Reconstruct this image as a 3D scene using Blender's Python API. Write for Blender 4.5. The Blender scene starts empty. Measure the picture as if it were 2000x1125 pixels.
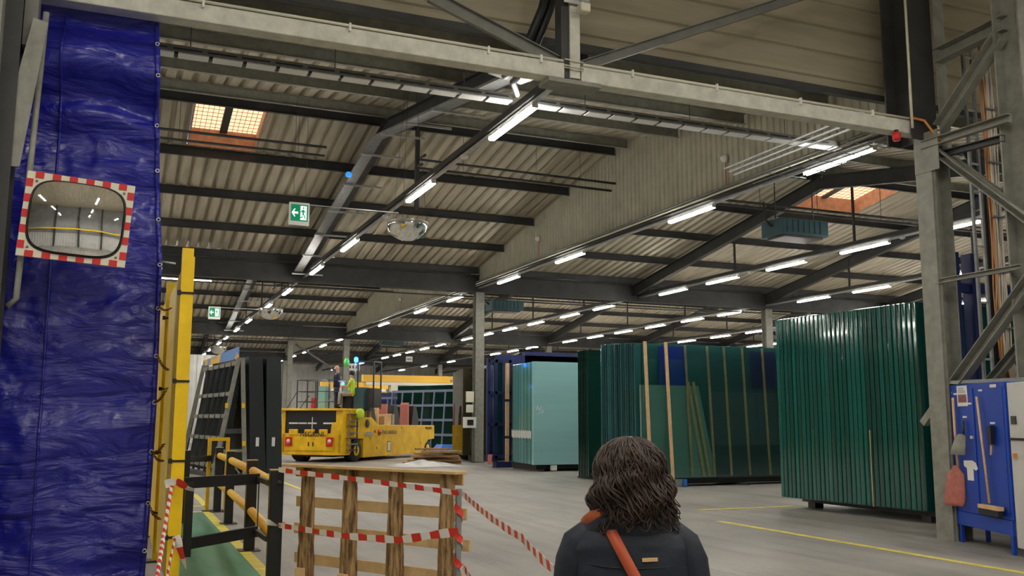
import bpy, math, random
from mathutils import Vector, Matrix, noise
R = math.radians
random.seed(7)
C = bpy.context.scene.collection
sc = bpy.context.scene

# ------------------------------------------------------------------ helpers
class MB:
    def __init__(s): s.v = []; s.f = []; s.sm = []
    def add(s, vs, fs, sm=False):
        b = len(s.v); s.v += [tuple(v) for v in vs]
        s.f += [tuple(b + i for i in f) for f in fs]; s.sm += [sm] * len(fs); return s
    def box(s, x0, x1, y0, y1, z0, z1):
        vs = [(x, y, z) for z in (z0, z1) for y in (y0, y1) for x in (x0, x1)]
        return s.add(vs, [(0, 2, 3, 1), (4, 5, 7, 6), (0, 1, 5, 4), (2, 6, 7, 3), (0, 4, 6, 2), (1, 3, 7, 5)])
    def obox(s, c, size, rot=(0, 0, 0)):
        from mathutils import Euler
        M = Euler(rot).to_matrix(); c = Vector(c)
        vs = [c + M @ Vector((x * size[0] / 2, y * size[1] / 2, z * size[2] / 2)) for z in (-1, 1) for y in (-1, 1) for x in (-1, 1)]
        return s.add(vs, [(0, 2, 3, 1), (4, 5, 7, 6), (0, 1, 5, 4), (2, 6, 7, 3), (0, 4, 6, 2), (1, 3, 7, 5)])
    def sweep(s, p0, p1, prof, up=(0, 0, 1)):
        """extrude closed 2-D profile (a = sideways, b = up) from p0 to p1"""
        p0 = Vector(p0); p1 = Vector(p1); d = (p1 - p0).normalized(); up = Vector(up)
        a = d.cross(up)
        if a.length < 1e-4: a = d.cross(Vector((1, 0, 0)))
        a.normalize(); b = a.cross(d)
        n = len(prof)
        vs = [p + a * q[0] + b * q[1] for p in (p0, p1) for q in prof]
        fs = [(i, (i + 1) % n, n + (i + 1) % n, n + i) for i in range(n)]
        return s.add(vs, fs + [tuple(range(n))[::-1], tuple(range(n, 2 * n))])
    def bar(s, p0, p1, w, h, up=(0, 0, 1)):
        return s.sweep(p0, p1, [(-w / 2, -h / 2), (w / 2, -h / 2), (w / 2, h / 2), (-w / 2, h / 2)], up)
    def ibeam(s, p0, p1, w, h, t=.02, up=(0, 0, 1)):
        W, H = w / 2, h / 2; k = t / 2
        return s.sweep(p0, p1, [(-W, -H), (W, -H), (W, -H + t), (k, -H + t), (k, H - t), (W, H - t), (W, H), (-W, H), (-W, H - t), (-k, H - t), (-k, -H + t), (-W, -H + t)], up)
    def chan(s, p0, p1, w, h, t=.012, up=(0, 0, 1)):
        W, H = w / 2, h / 2
        return s.sweep(p0, p1, [(-W, -H), (W, -H), (W, -H + t), (-W + t, -H + t), (-W + t, H - t), (W, H - t), (W, H), (-W, H)], up)
    def tube(s, pts, r, n=8, caps=True):
        pts = [Vector(p) for p in pts]; rs = r if isinstance(r, (list, tuple)) else [r] * len(pts)
        rings = []; pa = None
        for i, p in enumerate(pts):
            d = (pts[min(i + 1, len(pts) - 1)] - pts[max(i - 1, 0)]).normalized()
            if pa is None:
                pa = d.cross(Vector((0, 0, 1)));
                if pa.length < 1e-3: pa = d.cross(Vector((1, 0, 0)))
            a = pa - d * pa.dot(d)
            if a.length < 1e-5: a = d.orthogonal()
            a.normalize(); pa = a; b = d.cross(a)
            rings.append([p + (a * math.cos(2 * math.pi * k / n) + b * math.sin(2 * math.pi * k / n)) * rs[i] for k in range(n)])
        return s.loft(rings, caps)
    def loft(s, rings, caps=True, sm=True, close=True):
        n = len(rings[0]); b = len(s.v)
        for r in rings: s.v += [tuple(v) for v in r]
        for i in range(len(rings) - 1):
            for k in range(n if close else n - 1):
                s.f.append((b + i * n + k, b + i * n + (k + 1) % n, b + (i + 1) * n + (k + 1) % n, b + (i + 1) * n + k)); s.sm.append(sm)
        if caps:
            s.f.append(tuple(b + k for k in range(n))[::-1]); s.sm.append(False)
            s.f.append(tuple(b + (len(rings) - 1) * n + k for k in range(n))); s.sm.append(False)
        return s
    def lathe(s, c, prof, n=24, axis='z'):
        c = Vector(c); rings = []
        for r, h in prof:
            ring = []
            for k in range(n):
                a = 2 * math.pi * k / n; x, y = r * math.cos(a), r * math.sin(a)
                ring.append(c + (Vector((x, y, h)) if axis == 'z' else Vector((h, x, y)) if axis == 'x' else Vector((y, h, x))))
            rings.append(ring)
        return s.loft(rings)
    def prism(s, pts, off):
        off = Vector(off); n = len(pts); pts = [Vector(p) for p in pts]
        vs = pts + [p + off for p in pts]
        return s.add(vs, [tuple(range(n))[::-1], tuple(range(n, 2 * n))] + [(i, (i + 1) % n, n + (i + 1) % n, n + i) for i in range(n)])
    def build(s, name, mat, parent=None, center=True):
        me = bpy.data.meshes.new(name)
        vs = s.v; loc = None
        if parent is not None:
            M = parent.matrix_basis.copy(); q = parent.parent
            while q is not None: M = q.matrix_basis @ M; q = q.parent
            if M != Matrix.Identity(4):
                Mi = M.inverted(); vs = [Mi @ Vector(v) for v in vs]
        elif center:
            xs = [v[0] for v in vs]; ys = [v[1] for v in vs]; zs = [v[2] for v in vs]
            loc = Vector(((min(xs) + max(xs)) / 2, (min(ys) + max(ys)) / 2, min(zs)))
            vs = [Vector(v) - loc for v in vs]
        me.from_pydata([tuple(v) for v in vs], [], s.f); me.validate()
        if len(me.polygons) == len(s.sm): me.polygons.foreach_set('use_smooth', s.sm)
        me.update()
        if mat: me.materials.append(mat)
        o = bpy.data.objects.new(name, me); C.objects.link(o)
        if parent is not None: o.parent = parent
        elif loc is not None: o.location = loc
        return o

def fixn(o):
    import bmesh
    bm = bmesh.new(); bm.from_mesh(o.data); bmesh.ops.recalc_face_normals(bm, faces=bm.faces); bm.to_mesh(o.data); bm.free(); return o
def tag(o, label=None, cat=None, group=None, kind=None):
    if label: o['label'] = label
    if cat: o['category'] = cat
    if group: o['group'] = group
    if kind: o['kind'] = kind
    return o
def thing(name, label, cat, loc=(0, 0, 0), rz=0, group=None, kind=None):
    o = bpy.data.objects.new(name, None); C.objects.link(o); o.empty_display_size = .2
    o.location = loc; o.rotation_euler = (0, 0, rz)
    o.matrix_basis = Matrix.Translation(Vector(loc)) @ Matrix.Rotation(rz, 4, 'Z')
    return tag(o, label, cat, group, kind)
KIDS = {}
def dup(o, loc=None, rz=None, label=None, group=None, parent=None):
    c = o.copy(); C.objects.link(c)
    if parent is not None: c.parent = parent
    for ch in [x for x in C.objects if x.parent == o] if o.name not in KIDS else KIDS[o.name]: dup(ch, parent=c)
    if loc is not None: c.location = loc
    if rz is not None: c.rotation_euler = (0, 0, rz)
    if label: c['label'] = label
    if group: c['group'] = group
    return c
def bevel(o, w=.01, n=2):
    m = o.modifiers.new('b', 'BEVEL'); m.width = w; m.segments = n; m.limit_method = 'ANGLE'; return o

# ------------------------------------------------------------------ materials
def mat(name, col, rough=.5, metal=0, var=0, vs=3., bump=0, bs=20., emit=None, es=0, trans=0, ior=1.45, coat=0, col2=None, stretch=None, orand=0, spec=None, thr=None, alpha=None):
    m = bpy.data.materials.new(name); m.use_nodes = True
    nt = m.node_tree; N = nt.nodes; L = nt.links; P = N['Principled BSDF']
    c = (*col, 1)
    P.inputs['Base Color'].default_value = c; P.inputs['Roughness'].default_value = rough; P.inputs['Metallic'].default_value = metal
    P.inputs['IOR'].default_value = ior
    if trans: P.inputs['Transmission Weight'].default_value = trans
    if coat: P.inputs['Coat Weight'].default_value = coat; P.inputs['Coat Roughness'].default_value = .05
    if spec is not None: P.inputs['Specular IOR Level'].default_value = spec
    if emit: P.inputs['Emission Color'].default_value = (*emit, 1); P.inputs['Emission Strength'].default_value = es
    tc = mp = None
    if var or bump or orand:
        tc = N.new('ShaderNodeTexCoord'); mp = N.new('ShaderNodeMapping'); L.new(tc.outputs['Object'], mp.inputs['Vector'])
        if stretch: mp.inputs['Scale'].default_value = stretch
    out = None
    if var:
        no = N.new('ShaderNodeTexNoise'); no.inputs['Scale'].default_value = vs; no.inputs['Detail'].default_value = 6; no.inputs['Roughness'].default_value = .62
        L.new(mp.outputs[0], no.inputs['Vector'])
        cr = N.new('ShaderNodeValToRGB'); e = cr.color_ramp.elements
        lo, hi = thr or (.3, .7)
        e[0].position = lo; e[1].position = hi
        k = col2 or tuple(x * (1 - var) for x in col)
        e[0].color = (*k, 1); e[1].color = (*[min(1, x * (1 + (0 if col2 else var))) for x in col], 1)
        L.new(no.outputs['Fac'], cr.inputs['Fac']); out = cr.outputs['Color']
    if orand:
        oi = N.new('ShaderNodeObjectInfo'); hs = N.new('ShaderNodeHueSaturation')
        mr = N.new('ShaderNodeMapRange'); mr.inputs['To Min'].default_value = 1 - orand; mr.inputs['To Max'].default_value = 1 + orand
        L.new(oi.outputs['Random'], mr.inputs['Value']); L.new(mr.outputs[0], hs.inputs['Value'])
        if out: L.new(out, hs.inputs['Color'])
        else: hs.inputs['Color'].default_value = c
        out = hs.outputs['Color']
    if out: L.new(out, P.inputs['Base Color'])
    if bump:
        nb = N.new('ShaderNodeTexNoise'); nb.inputs['Scale'].default_value = bs; nb.inputs['Detail'].default_value = 5
        L.new(mp.outputs[0], nb.inputs['Vector'])
        b = N.new('ShaderNodeBump'); b.inputs['Strength'].default_value = bump; b.inputs['Distance'].default_value = .02
        L.new(nb.outputs['Fac'], b.inputs['Height']); L.new(b.outputs[0], P.inputs['Normal'])
    return m
M = {}
M['steel'] = mat('painted steel', (.17, .17, .15), .5, var=.25, vs=2.5, bump=.1, bs=12)
M['steel_d'] = mat('dark steel', (.045, .045, .044), .5, var=.3, vs=2)
M['steel_g'] = mat('grey green steel', (.25, .25, .215), .5, var=.22, vs=6, bump=.12, bs=30)
M['steel_l'] = mat('weathered lamp-lit steel', (.60, .60, .52), .5, var=.2, vs=5, bump=.15, bs=25)  # paler than other steel; lamp light on the gantry put into the colour
M['galv'] = mat('galvanised', (.55, .56, .57), .35, .6, var=.2, vs=8)
M['galv_b'] = mat('bright perforated tray', (.85, .85, .82), .4, var=.3, vs=45)
M['galv_d'] = mat('galvanised dull', (.26, .27, .27), .45, .4, var=.2, vs=8)
M['roof'] = mat('roof sheet', (.43, .385, .29), .6, var=.25, vs=1.6, bump=.05, stretch=(3, .25, 1))
M['clad'] = mat('cladding sheet', (.37, .33, .235), .55, var=.18, vs=2, stretch=(.2, 1, 2))
M['infill'] = mat('infill sheet', (.40, .385, .30), .55, var=.15, vs=2)
M['wall_w'] = mat('white wall', (.62, .62, .60), .6, var=.1, vs=1)
M['wall_g'] = mat('grey wall', (.30, .31, .31), .6, var=.15, vs=1)
M['white'] = mat('white paint', (.75, .75, .72), .45)
M['cream'] = mat('cream plastic', (.72, .70, .55), .45)
M['led'] = mat('led diffuser', (1, 1, 1), .4, emit=(1, .95, .865), es=46)
M['black'] = mat('black plastic', (.012, .012, .013), .45, var=.2, vs=10)
M['rubber'] = mat('tyre rubber', (.02, .02, .02), .75, var=.4, vs=12)
M['yellow'] = mat('yellow paint', (.88, .58, .006), .42, var=.12, vs=3, bump=.05)
M['yellow_t'] = mat('truck yellow paint', (.86, .50, .006), .45, var=.22, vs=2.2, bump=.04)
M['yellow_p'] = mat('yellow polymer rail', (.88, .53, .008), .5, var=.1, vs=6)
M['crane'] = mat('crane yellow', (.85, .50, .06), .5)
M['orange'] = mat('orange yellow panel', (.80, .40, .05), .5, var=.15, vs=2, orand=.15)
M['blue'] = mat('cabinet blue', (.006, .055, .42), .4, var=.12, vs=3)
M['blue_d'] = mat('rack blue', (.012, .020, .10), .5, var=.3, vs=3)
M['blue_o'] = mat('object blue', (.03, .18, .6), .5)
M['red'] = mat('red', (.62, .02, .02), .45)
M['redw'] = mat('red blade', (.46, .15, .12), .6, var=.2, vs=14)
M['wood'] = mat('pale timber', (.62, .42, .20), .7, var=.22, vs=4, bump=.2, bs=30, stretch=(1, 1, 1))
M['wood_l'] = mat('pale new timber', (.72, .47, .26), .65, var=.15, vs=6)
M['wood_d'] = mat('brown timber', (.36, .22, .10), .75, var=.35, vs=6, bump=.2)
M['bark'] = mat('split timber with bark', (.52, .33, .15), .8, vs=5, var=.4, col2=(.12, .065, .03), stretch=(6, 6, .8), bump=.5, bs=14, thr=(.40, .62))
M['green_floor'] = mat('green floor paint', (.075, .30, .17), .55, var=.2, vs=1.3, col2=(.05, .20, .12), stretch=(2.5, .5, 1))
M['yline'] = mat('yellow floor paint', (.72, .62, .10), .6, var=.25, vs=5)
M['mirror'] = mat('mirror', (.9, .9, .9), .02, 1)
M['dome'] = mat('mirrored dome', (.92, .92, .9), .06, 1)
M['navy'] = mat('navy jacket', (.008, .0125, .023), .62, var=.25, vs=5, bump=.25, bs=18)
M['navy2'] = mat('navy workwear', (.01, .014, .03), .8)
M['skin'] = mat('skin', (.62, .36, .25), .5)
M['hair'] = mat('dark brown hair', (.030, .016, .010), .42, var=.5, vs=30, orand=0, stretch=(1, 1, .3))
M['scarf'] = mat('rust scarf', (.36, .09, .03), .8, var=.3, vs=20)
M['strap'] = mat('rust leather', (.48, .09, .035), .5)
M['hiviz'] = mat('hi-vis fabric', (.55, .75, .05), .7)
M['greyt'] = mat('grey trousers', (.33, .33, .32), .8)
M['helmet'] = mat('green plastic', (.15, .75, .12), .35)
M['copper'] = mat('orange cable', (.62, .25, .06), .5)
M['cable'] = mat('pale cable', (.55, .50, .42), .5, orand=.25)
M['heater'] = mat('teal enamel', (.035, .09, .11), .45, var=.2, vs=4)
M['sky'] = mat('skylight panel', (.9, .7, .5), .5, emit=(1, .66, .40), es=.45)
M['upst'] = mat('copper coloured lining', (.50, .27, .17), .55, var=.25, vs=5)
M['bluel'] = mat('blue beacon', (.02, .2, .8), .3, emit=(.01, .18, 1), es=9)
M['lampr'] = mat('red lens', (.6, .03, .02), .25, emit=(1, .1, .03), es=.05)
M['lampw'] = mat('clear lens', (.8, .78, .7), .2)
M['paper'] = mat('white paper', (.78, .78, .75), .7)
M['film'] = mat('plastic film', (.36, .36, .34), .5, trans=.3)
M['metal'] = mat('bright metal', (.6, .6, .58), .3, .9)
M['exitg'] = mat('exit green', (.0, .13, .06), .4, emit=(.0, .2, .09), es=.25)
M['exitw'] = mat('exit white', (.8, .85, .8), .4, emit=(.8, 1, .85), es=.5)
# glasses
M['gA'] = mat('green glass stock', (.006, .135, .108), .1, trans=.45, ior=1.5, orand=.4, coat=.8)
M['gB'] = mat('teal glass stock', (.04, .15, .16), .08, trans=.4, ior=1.5, orand=.4, coat=.6, bump=.05, bs=9)
M['gC'] = mat('deep green glass', (.004, .028, .02), .05, ior=1.5, orand=.4, coat=.5)
M['gD'] = mat('pale blue glass', (.26, .50, .51), .12, ior=1.5, orand=.12, coat=.3, var=.06, vs=1, stretch=(.1, .1, 3))
M['gDe'] = mat('pale blue glass edges', (.12, .36, .36), .1, trans=.3, ior=1.5, orand=.35, coat=.5)
M['gF'] = mat('smoked amber glass', (.018, .017, .010), .06, ior=1.5, orand=.6, coat=.8, col2=(.03, .022, .004), var=.1)
M['gK'] = mat('black slate glass', (.012, .020, .022), .28, ior=1.5, orand=.25)
M['pane'] = mat('clear tinted glass', (.66, .84, .82), .0, trans=1, ior=1.45)
M['gT'] = mat('reflected teal glass', (.24, .40, .36), .12, coat=.3)

# concrete floor
def concrete():
    m = bpy.data.materials.new('concrete floor'); m.use_nodes = True
    nt = m.node_tree; N = nt.nodes; L = nt.links; P = N['Principled BSDF']
    tc = N.new('ShaderNodeTexCoord')
    def noi(scale, st, det=6):
        mp = N.new('ShaderNodeMapping'); mp.inputs['Scale'].default_value = st; mp.inputs['Rotation'].default_value = (0, 0, R(18) if st[0] != st[1] else 0)
        n = N.new('ShaderNodeTexNoise'); n.inputs['Scale'].default_value = scale; n.inputs['Detail'].default_value = det; n.inputs['Roughness'].default_value = .6
        L.new(tc.outputs['Object'], mp.inputs[0]); L.new(mp.outputs[0], n.inputs['Vector']); return n
    a = noi(.35, (1, 1, 1)); b = noi(1.2, (2.6, .22, 1)); c = noi(14, (1, 1, 1), 4)
    r1 = N.new('ShaderNodeValToRGB'); r1.color_ramp.elements[0].position = .3; r1.color_ramp.elements[1].position = .7
    r1.color_ramp.elements[0].color = (.245, .235, .215, 1); r1.color_ramp.elements[1].color = (.40, .385, .35, 1)
    L.new(a.outputs['Fac'], r1.inputs[0])
    r2 = N.new('ShaderNodeValToRGB'); r2.color_ramp.elements[0].position = .36; r2.color_ramp.elements[1].position = .55
    r2.color_ramp.elements[0].color = (.68, .67, .66, 1); r2.color_ramp.elements[1].color = (1, 1, 1, 1)
    L.new(b.outputs['Fac'], r2.inputs[0])
    mx = N.new('ShaderNodeMix'); mx.data_type = 'RGBA'; mx.blend_type = 'MULTIPLY'; mx.inputs[0].default_value = 1
    L.new(r1.outputs[0], mx.inputs[6]); L.new(r2.outputs[0], mx.inputs[7])
    r3 = N.new('ShaderNodeValToRGB'); r3.color_ramp.elements[0].color = (.82, .82, .82, 1); r3.color_ramp.elements[1].color = (1.12, 1.12, 1.12, 1)
    L.new(c.outputs['Fac'], r3.inputs[0])
    m2 = N.new('ShaderNodeMix'); m2.data_type = 'RGBA'; m2.blend_type = 'MULTIPLY'; m2.inputs[0].default_value = 1
    L.new(mx.outputs[2], m2.inputs[6]); L.new(r3.outputs[0], m2.inputs[7]); L.new(m2.outputs[2], P.inputs['Base Color'])
    r4 = N.new('ShaderNodeMapRange'); r4.inputs['To Min'].default_value = .35; r4.inputs['To Max'].default_value = .65
    L.new(b.outputs['Fac'], r4.inputs['Value']); L.new(r4.outputs[0], P.inputs['Roughness'])
    return m
M['floor'] = concrete()

def tarpmat():
    m = bpy.data.materials.new('blue tarpaulin'); m.use_nodes = True
    nt = m.node_tree; N = nt.nodes; L = nt.links; P = N['Principled BSDF']
    P.inputs['Base Color'].default_value = (.011, .013, .31, 1); P.inputs['Roughness'].default_value = .33
    P.inputs['Coat Weight'].default_value = .35; P.inputs['Coat Roughness'].default_value = .2
    tc = N.new('ShaderNodeTexCoord'); mp = N.new('ShaderNodeMapping'); mp.inputs['Rotation'].default_value = (0, R(28), 0); mp.inputs['Scale'].default_value = (.8, 1, 2.6)
    L.new(tc.outputs['Object'], mp.inputs[0])
    n = N.new('ShaderNodeTexNoise'); n.inputs['Scale'].default_value = 1.6; n.inputs['Detail'].default_value = 5; n.inputs['Distortion'].default_value = .6
    n2 = N.new('ShaderNodeTexNoise'); n2.inputs['Scale'].default_value = 9; n2.inputs['Detail'].default_value = 4; n2.inputs['Distortion'].default_value = 1
    L.new(mp.outputs[0], n.inputs['Vector']); L.new(mp.outputs[0], n2.inputs['Vector'])
    b1 = N.new('ShaderNodeBump'); b1.inputs['Strength'].default_value = .9; b1.inputs['Distance'].default_value = .16; L.new(n.outputs['Fac'], b1.inputs['Height'])
    b2 = N.new('ShaderNodeBump'); b2.inputs['Strength'].default_value = .22; b2.inputs['Distance'].default_value = .02; L.new(n2.outputs['Fac'], b2.inputs['Height'])
    L.new(b1.outputs[0], b2.inputs['Normal']); L.new(b2.outputs[0], P.inputs['Normal'])
    return m
M['tarp'] = tarpmat()

def tapemat(period, name, ax=0, duty=.5, shift=0):
    """red and white bands along the tape, by UV u in metres"""
    m = bpy.data.materials.new(name); m.use_nodes = True
    nt = m.node_tree; N = nt.nodes; L = nt.links; P = N['Principled BSDF']
    uv = N.new('ShaderNodeUVMap'); sp = N.new('ShaderNodeSeparateXYZ'); L.new(uv.outputs[0], sp.inputs[0])
    d = N.new('ShaderNodeMath'); d.operation = 'DIVIDE'; d.inputs[1].default_value = period; L.new(sp.outputs[0], d.inputs[0])
    f = N.new('ShaderNodeMath'); f.operation = 'FRACT'; L.new(d.outputs[0], f.inputs[0])
    g = N.new('ShaderNodeMath'); g.operation = 'GREATER_THAN'; g.inputs[1].default_value = duty; L.new(f.outputs[0], g.inputs[0])
    mx = N.new('ShaderNodeMix'); mx.data_type = 'RGBA'; mx.inputs[6].default_value = (.78, .74, .68, 1); mx.inputs[7].default_value = (.68, .035, .02, 1)
    L.new(g.outputs[0], mx.inputs[0]); L.new(mx.outputs[2], P.inputs['Base Color']); P.inputs['Roughness'].default_value = .35
    return m
M['tape'] = tapemat(.22, 'red and white barrier tape'); M['rope'] = tapemat(.075, 'twisted red and white tape', duty=.5)
M['tape_s'] = tapemat(.30, 'red and white tape bands', duty=.55)

# ------------------------------------------------------------------ setting
B0, BL, NB = 11.2, 24.0, 4            # first eave, bay length, bays
EZ, RZ = 7.75, 9.75
X0, X1, Y1 = -30.0, 46.0, 107.0
def roofz(y):
    t = ((y - B0) % BL) / BL
    return EZ + (RZ - EZ) * (1 - abs(2 * t - 1))
fl = MB().box(X0, X1, -13, Y1, -.2, 0).build('floor', M['floor']); tag(fl, 'grey concrete floor with tyre marks', 'floor', kind='structure')
gp = MB().box(.62, 1.5, 4, 18, .001, .004).build('floor_walkway', M['green_floor']); tag(gp, 'green painted pedestrian walkway beside the yellow posts', 'walkway', kind='structure')
def line(n, x0, x1, y0, y1, lab):
    o = MB().box(x0, x1, y0, y1, .001, .005).build(n, M['yline']); tag(o, lab, 'floor marking', kind='structure')
line('floor_marking', 1.5, 1.64, 4, 18.2, 'yellow line edging the green walkway')
line('floor_marking', .62, 1.5, 18.0, 18.16, 'yellow line across the end of the green walkway')
line('floor_marking', 9.24, 9.36, 3, 13.4, 'long yellow floor line in front of the tall green glass stack')
line('floor_marking', 10.1, 12.3, 15.1, 15.24, 'short yellow floor line crossing before the tall green glass stack')
line('floor_marking', 4.08, 4.2, 22.2, 27, 'yellow floor line behind the wooden pallet')
for (a, b, c, d) in ((.95, 1.7, 19.2, 19.35), (.95, 1.7, 22.2, 22.35), (1.0, 1.12, 19.2, 22.3), (1.6, 1.72, 19.2, 22.3)):
    line('floor_marking', a, b, c, d, 'yellow floor box outlined beyond the green walkway')

HOLES = {0: [(1.35, 3.2, 24.0, 26.6), (21.7, 24.6, 23.7, 26.3)], 1: [(1.35, 3.2, 48, 50.6)], 2: [], 3: []}
def prof_x(x0, x1, per=.36, d=.10):
    """trapezoid rib profile -> list of (x, dz)"""
    out = []; x = x0
    while x < x1:
        for f, z in ((0, 0), (.55, 0), (.66, 1), (.88, 1)): out.append((x + f * per, z * d))
        x += per
    out.append((x1, 0)); return [p for p in out if p[0] <= x1]
for k in range(NB):
    ya = B0 + BL * k; yr = ya + BL / 2; yb = ya + BL
    for side, (p, q) in enumerate(((ya, yr), (yr, yb))):
        hs = [h for h in HOLES[k] if h[2] >= p and h[3] <= q]
        cuts = sorted({p, q - (1e-4 if side else 0)} | {h[2] for h in hs} | {h[3] for h in hs})
        xs = set()
        pr = prof_x(X0, X1)
        b = MB()
        for ci in range(len(cuts) - 1):
            c0, c1 = cuts[ci], cuts[ci + 1]
            z0 = EZ + (RZ - EZ) * (1 - abs(2 * (c0 - ya) / BL - 1)); z1 = EZ + (RZ - EZ) * (1 - abs(2 * (c1 - ya) / BL - 1))
            for i in range(len(pr) - 1):
                xm = (pr[i][0] + pr[i + 1][0]) / 2
                if any(h[0] < xm < h[1] and h[2] <= (c0 + c1) / 2 <= h[3] for h in hs): continue
                (xa, da), (xb, db) = pr[i], pr[i + 1]
                b.add([(xa, c0, z0 + da), (xb, c0, z0 + db), (xb, c1, z1 + db), (xa, c1, z1 + da)], [(0, 3, 2, 1)])
        o = b.build('ceiling', M['roof'], center=False); tag(o, 'corrugated sheet metal roof slope', 'ceiling', 'corrugated roof slopes', 'structure')
        so = o.modifiers.new('s', 'SOLIDIFY'); so.thickness = .01; so.offset = 1
    for (hx0, hx1, hy0, hy1) in HOLES[k]:
        sk = thing('roof_skylight', 'rooflight box with two glowing panels, ' + ('above the hanging green exit sign' if (k == 0 and hx0 < 5) else 'above the teal hanging heaters' if k == 0 else 'farther along the roof beyond the valley beam'), 'skylight', (hx0, hy0, roofz(hy0)))
        b = MB(); H = .55
        cs = [(hx0, hy0), (hx1, hy0), (hx1, hy1), (hx0, hy1)]
        for i in range(4):
            (ax, ay), (bx, by) = cs[i], cs[(i + 1) % 4]
            b.add([(ax, ay, roofz(ay) - .03), (bx, by, roofz(by) - .03), (bx, by, roofz(by) + H), (ax, ay, roofz(ay) + H)], [(0, 1, 2, 3)])
        l = b.build('lining', M['upst'], sk); so = l.modifiers.new('s', 'SOLIDIFY'); so.thickness = .03
        xm = (hx0 + hx1) / 2
        for (u0, u1) in ((hx0 + .02, xm - .1), (xm + .1, hx1 - .02)):
            pn = MB().add([(u0, hy0 + .02, roofz(hy0) + H - .05), (u1, hy0 + .02, roofz(hy0) + H - .05), (u1, hy1 - .02, roofz(hy1) + H - .05), (u0, hy1 - .02, roofz(hy1) + H - .05)], [(0, 1, 2, 3)]).build('panel', M['sky'], sk)
            so = pn.modifiers.new('s', 'SOLIDIFY'); so.thickness = .02
            g = MB()
            for i in range(1, 6):
                x = u0 + (u1 - u0) * i / 6; g.bar((x, hy0, roofz(hy0) + H - .09), (x, hy1, roofz(hy1) + H - .09), .012, .012)
            for i in range(1, 12):
                y = hy0 + (hy1 - hy0) * i / 12; g.bar((u0, y, roofz(y) + H - .1), (u1, y, roofz(y) + H - .1), .012, .012)
            g.build('grid', M['upst'], sk)
        MB().bar((xm, hy0, roofz(hy0) + H - .1), (xm, hy1, roofz(hy1) + H - .1), .2, .1).build('opener_bar', M['steel_d'], sk)

# front hall (where the photo is taken from)
o = MB().box(X0, X1, -13, 11.25, 11.0, 11.2).build('ceiling', M['roof']); tag(o, 'high roof of the front hall', 'ceiling', kind='structure')
def clad_h(name, x0, x1, y, z0, z1, m, lab, per=.30, d=.035, face=-1):
    b = MB(); z = z0; pts = []
    while z < z1:
        for f, q in ((0, 0), (.42, 0), (.47, 1), (.53, 1), (.58, 0)): pts.append((z + f * per, q * d))
        z += per
    pts = [p for p in pts if p[0] <= z1] + [(z1, 0)]
    for i in range(len(pts) - 1):
        (za, a), (zb, c) = pts[i], pts[i + 1]
        b.add([(x0, y - face * a, za), (x1, y - face * a, za), (x1, y - face * c, zb), (x0, y - face * c, zb)], [(0, 1, 2, 3)])
    o = b.build(name, m, center=False); so = o.modifiers.new('s', 'SOLIDIFY'); so.thickness = .008; so.offset = 0
    return tag(o, lab, 'wall', kind='structure')
clad_h('wall_gable', X0, 34, 11.05, 6.72, 11, M['clad'], 'horizontally ribbed cladding above the front gantry beam', per=.42)
MB_ = MB().bar((X0, 11.0, 6.72), (34, 11.0, 6.72), .10, .10)
tag(MB_.build('trim_1', M['steel_d']), 'dark steel edge angle under the gable cladding', 'trim', kind='structure')
def clad_v(name, pts2, fixed, m, lab, per=.25, d=.04, axis='x', topf=None, z0=0, cat='wall', sgn=1, zt=None):
    """vertical-ribbed wall; axis 'x': plane x=fixed running in y from pts2[0] to pts2[1]"""
    b = MB(); a = pts2[0]; pr = []
    while a < pts2[1]:
        for f, q in ((0, 0), (.5, 0), (.62, 1), (.88, 1)): pr.append((a + f * per, q * d * sgn))
        a += per
    pr = [p for p in pr if p[0] < pts2[1]] + [(pts2[1], 0)]
    for i in range(len(pr) - 1):
        (u, p), (v, q) = pr[i], pr[i + 1]
        zu, zv = (topf(u), topf(v)) if topf else (zt, zt)
        if axis == 'x': vs = [(fixed + p, u, z0), (fixed + q, v, z0), (fixed + q, v, zv), (fixed + p, u, zu)]
        else: vs = [(u, fixed + p, z0), (v, fixed + q, z0), (v, fixed + q, zv), (u, fixed + p, zu)]
        b.add(vs, [(0, 1, 2, 3)])
    o = b.build(name, m, center=False); so = o.modifiers.new('s', 'SOLIDIFY'); so.thickness = .008; so.offset = 0
    return tag(o, lab, cat, kind='structure')
for k in range(3):
    ya = B0 + BL * k
    clad_v('wall_infill', (ya + .02, ya + BL - .02), 13.2, M['infill'], 'vertically ribbed sheet wall hanging above the light row, roof bay %s' % ('nearest the gantry', 'beyond the first valley beam', 'farthest')[k],
           per=.22, d=.03, topf=lambda y: roofz(y) + .03, z0=7.0)
clad_v('wall_north', (X0, X1), Y1 - .3, M['wall_w'], 'white ribbed far end wall', per=.6, axis='y', zt=7.8)
clad_v('wall_west', (-13, Y1), X0 + .1, M['wall_g'], 'grey ribbed side wall', per=.6, zt=11)
clad_v('wall_east', (-13, Y1), X1 - .1, M['wall_g'], 'grey ribbed side wall opposite', per=.6, zt=11)
clad_v('wall_south', (X0, X1), -12.8, M['wall_w'], 'white ribbed lower wall behind the viewpoint', per=.6, axis='y', zt=3.6)
clad_h('wall_south_upper', X0, X1, -12.8, 3.6, 11, M['wall_g'], 'grey ribbed upper wall behind the viewpoint', face=1)
for x in (-6, -1, 4, 9):
    tag(MB().ibeam((x, -12.4, 0), (x, -12.4, 11), .3, .3, up=(0, 1, 0)).build('steel_column', M['steel_d']), 'dark steel column against the wall behind the viewpoint', 'column', 'columns behind the viewpoint', 'structure')
tag(MB().box(X0 + .3, 20, -11.9, -11.6, 4.6, 4.95).build('crane_beam', M['yellow']), 'yellow crane runway beam behind the viewpoint', 'beam', kind='structure')

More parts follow.
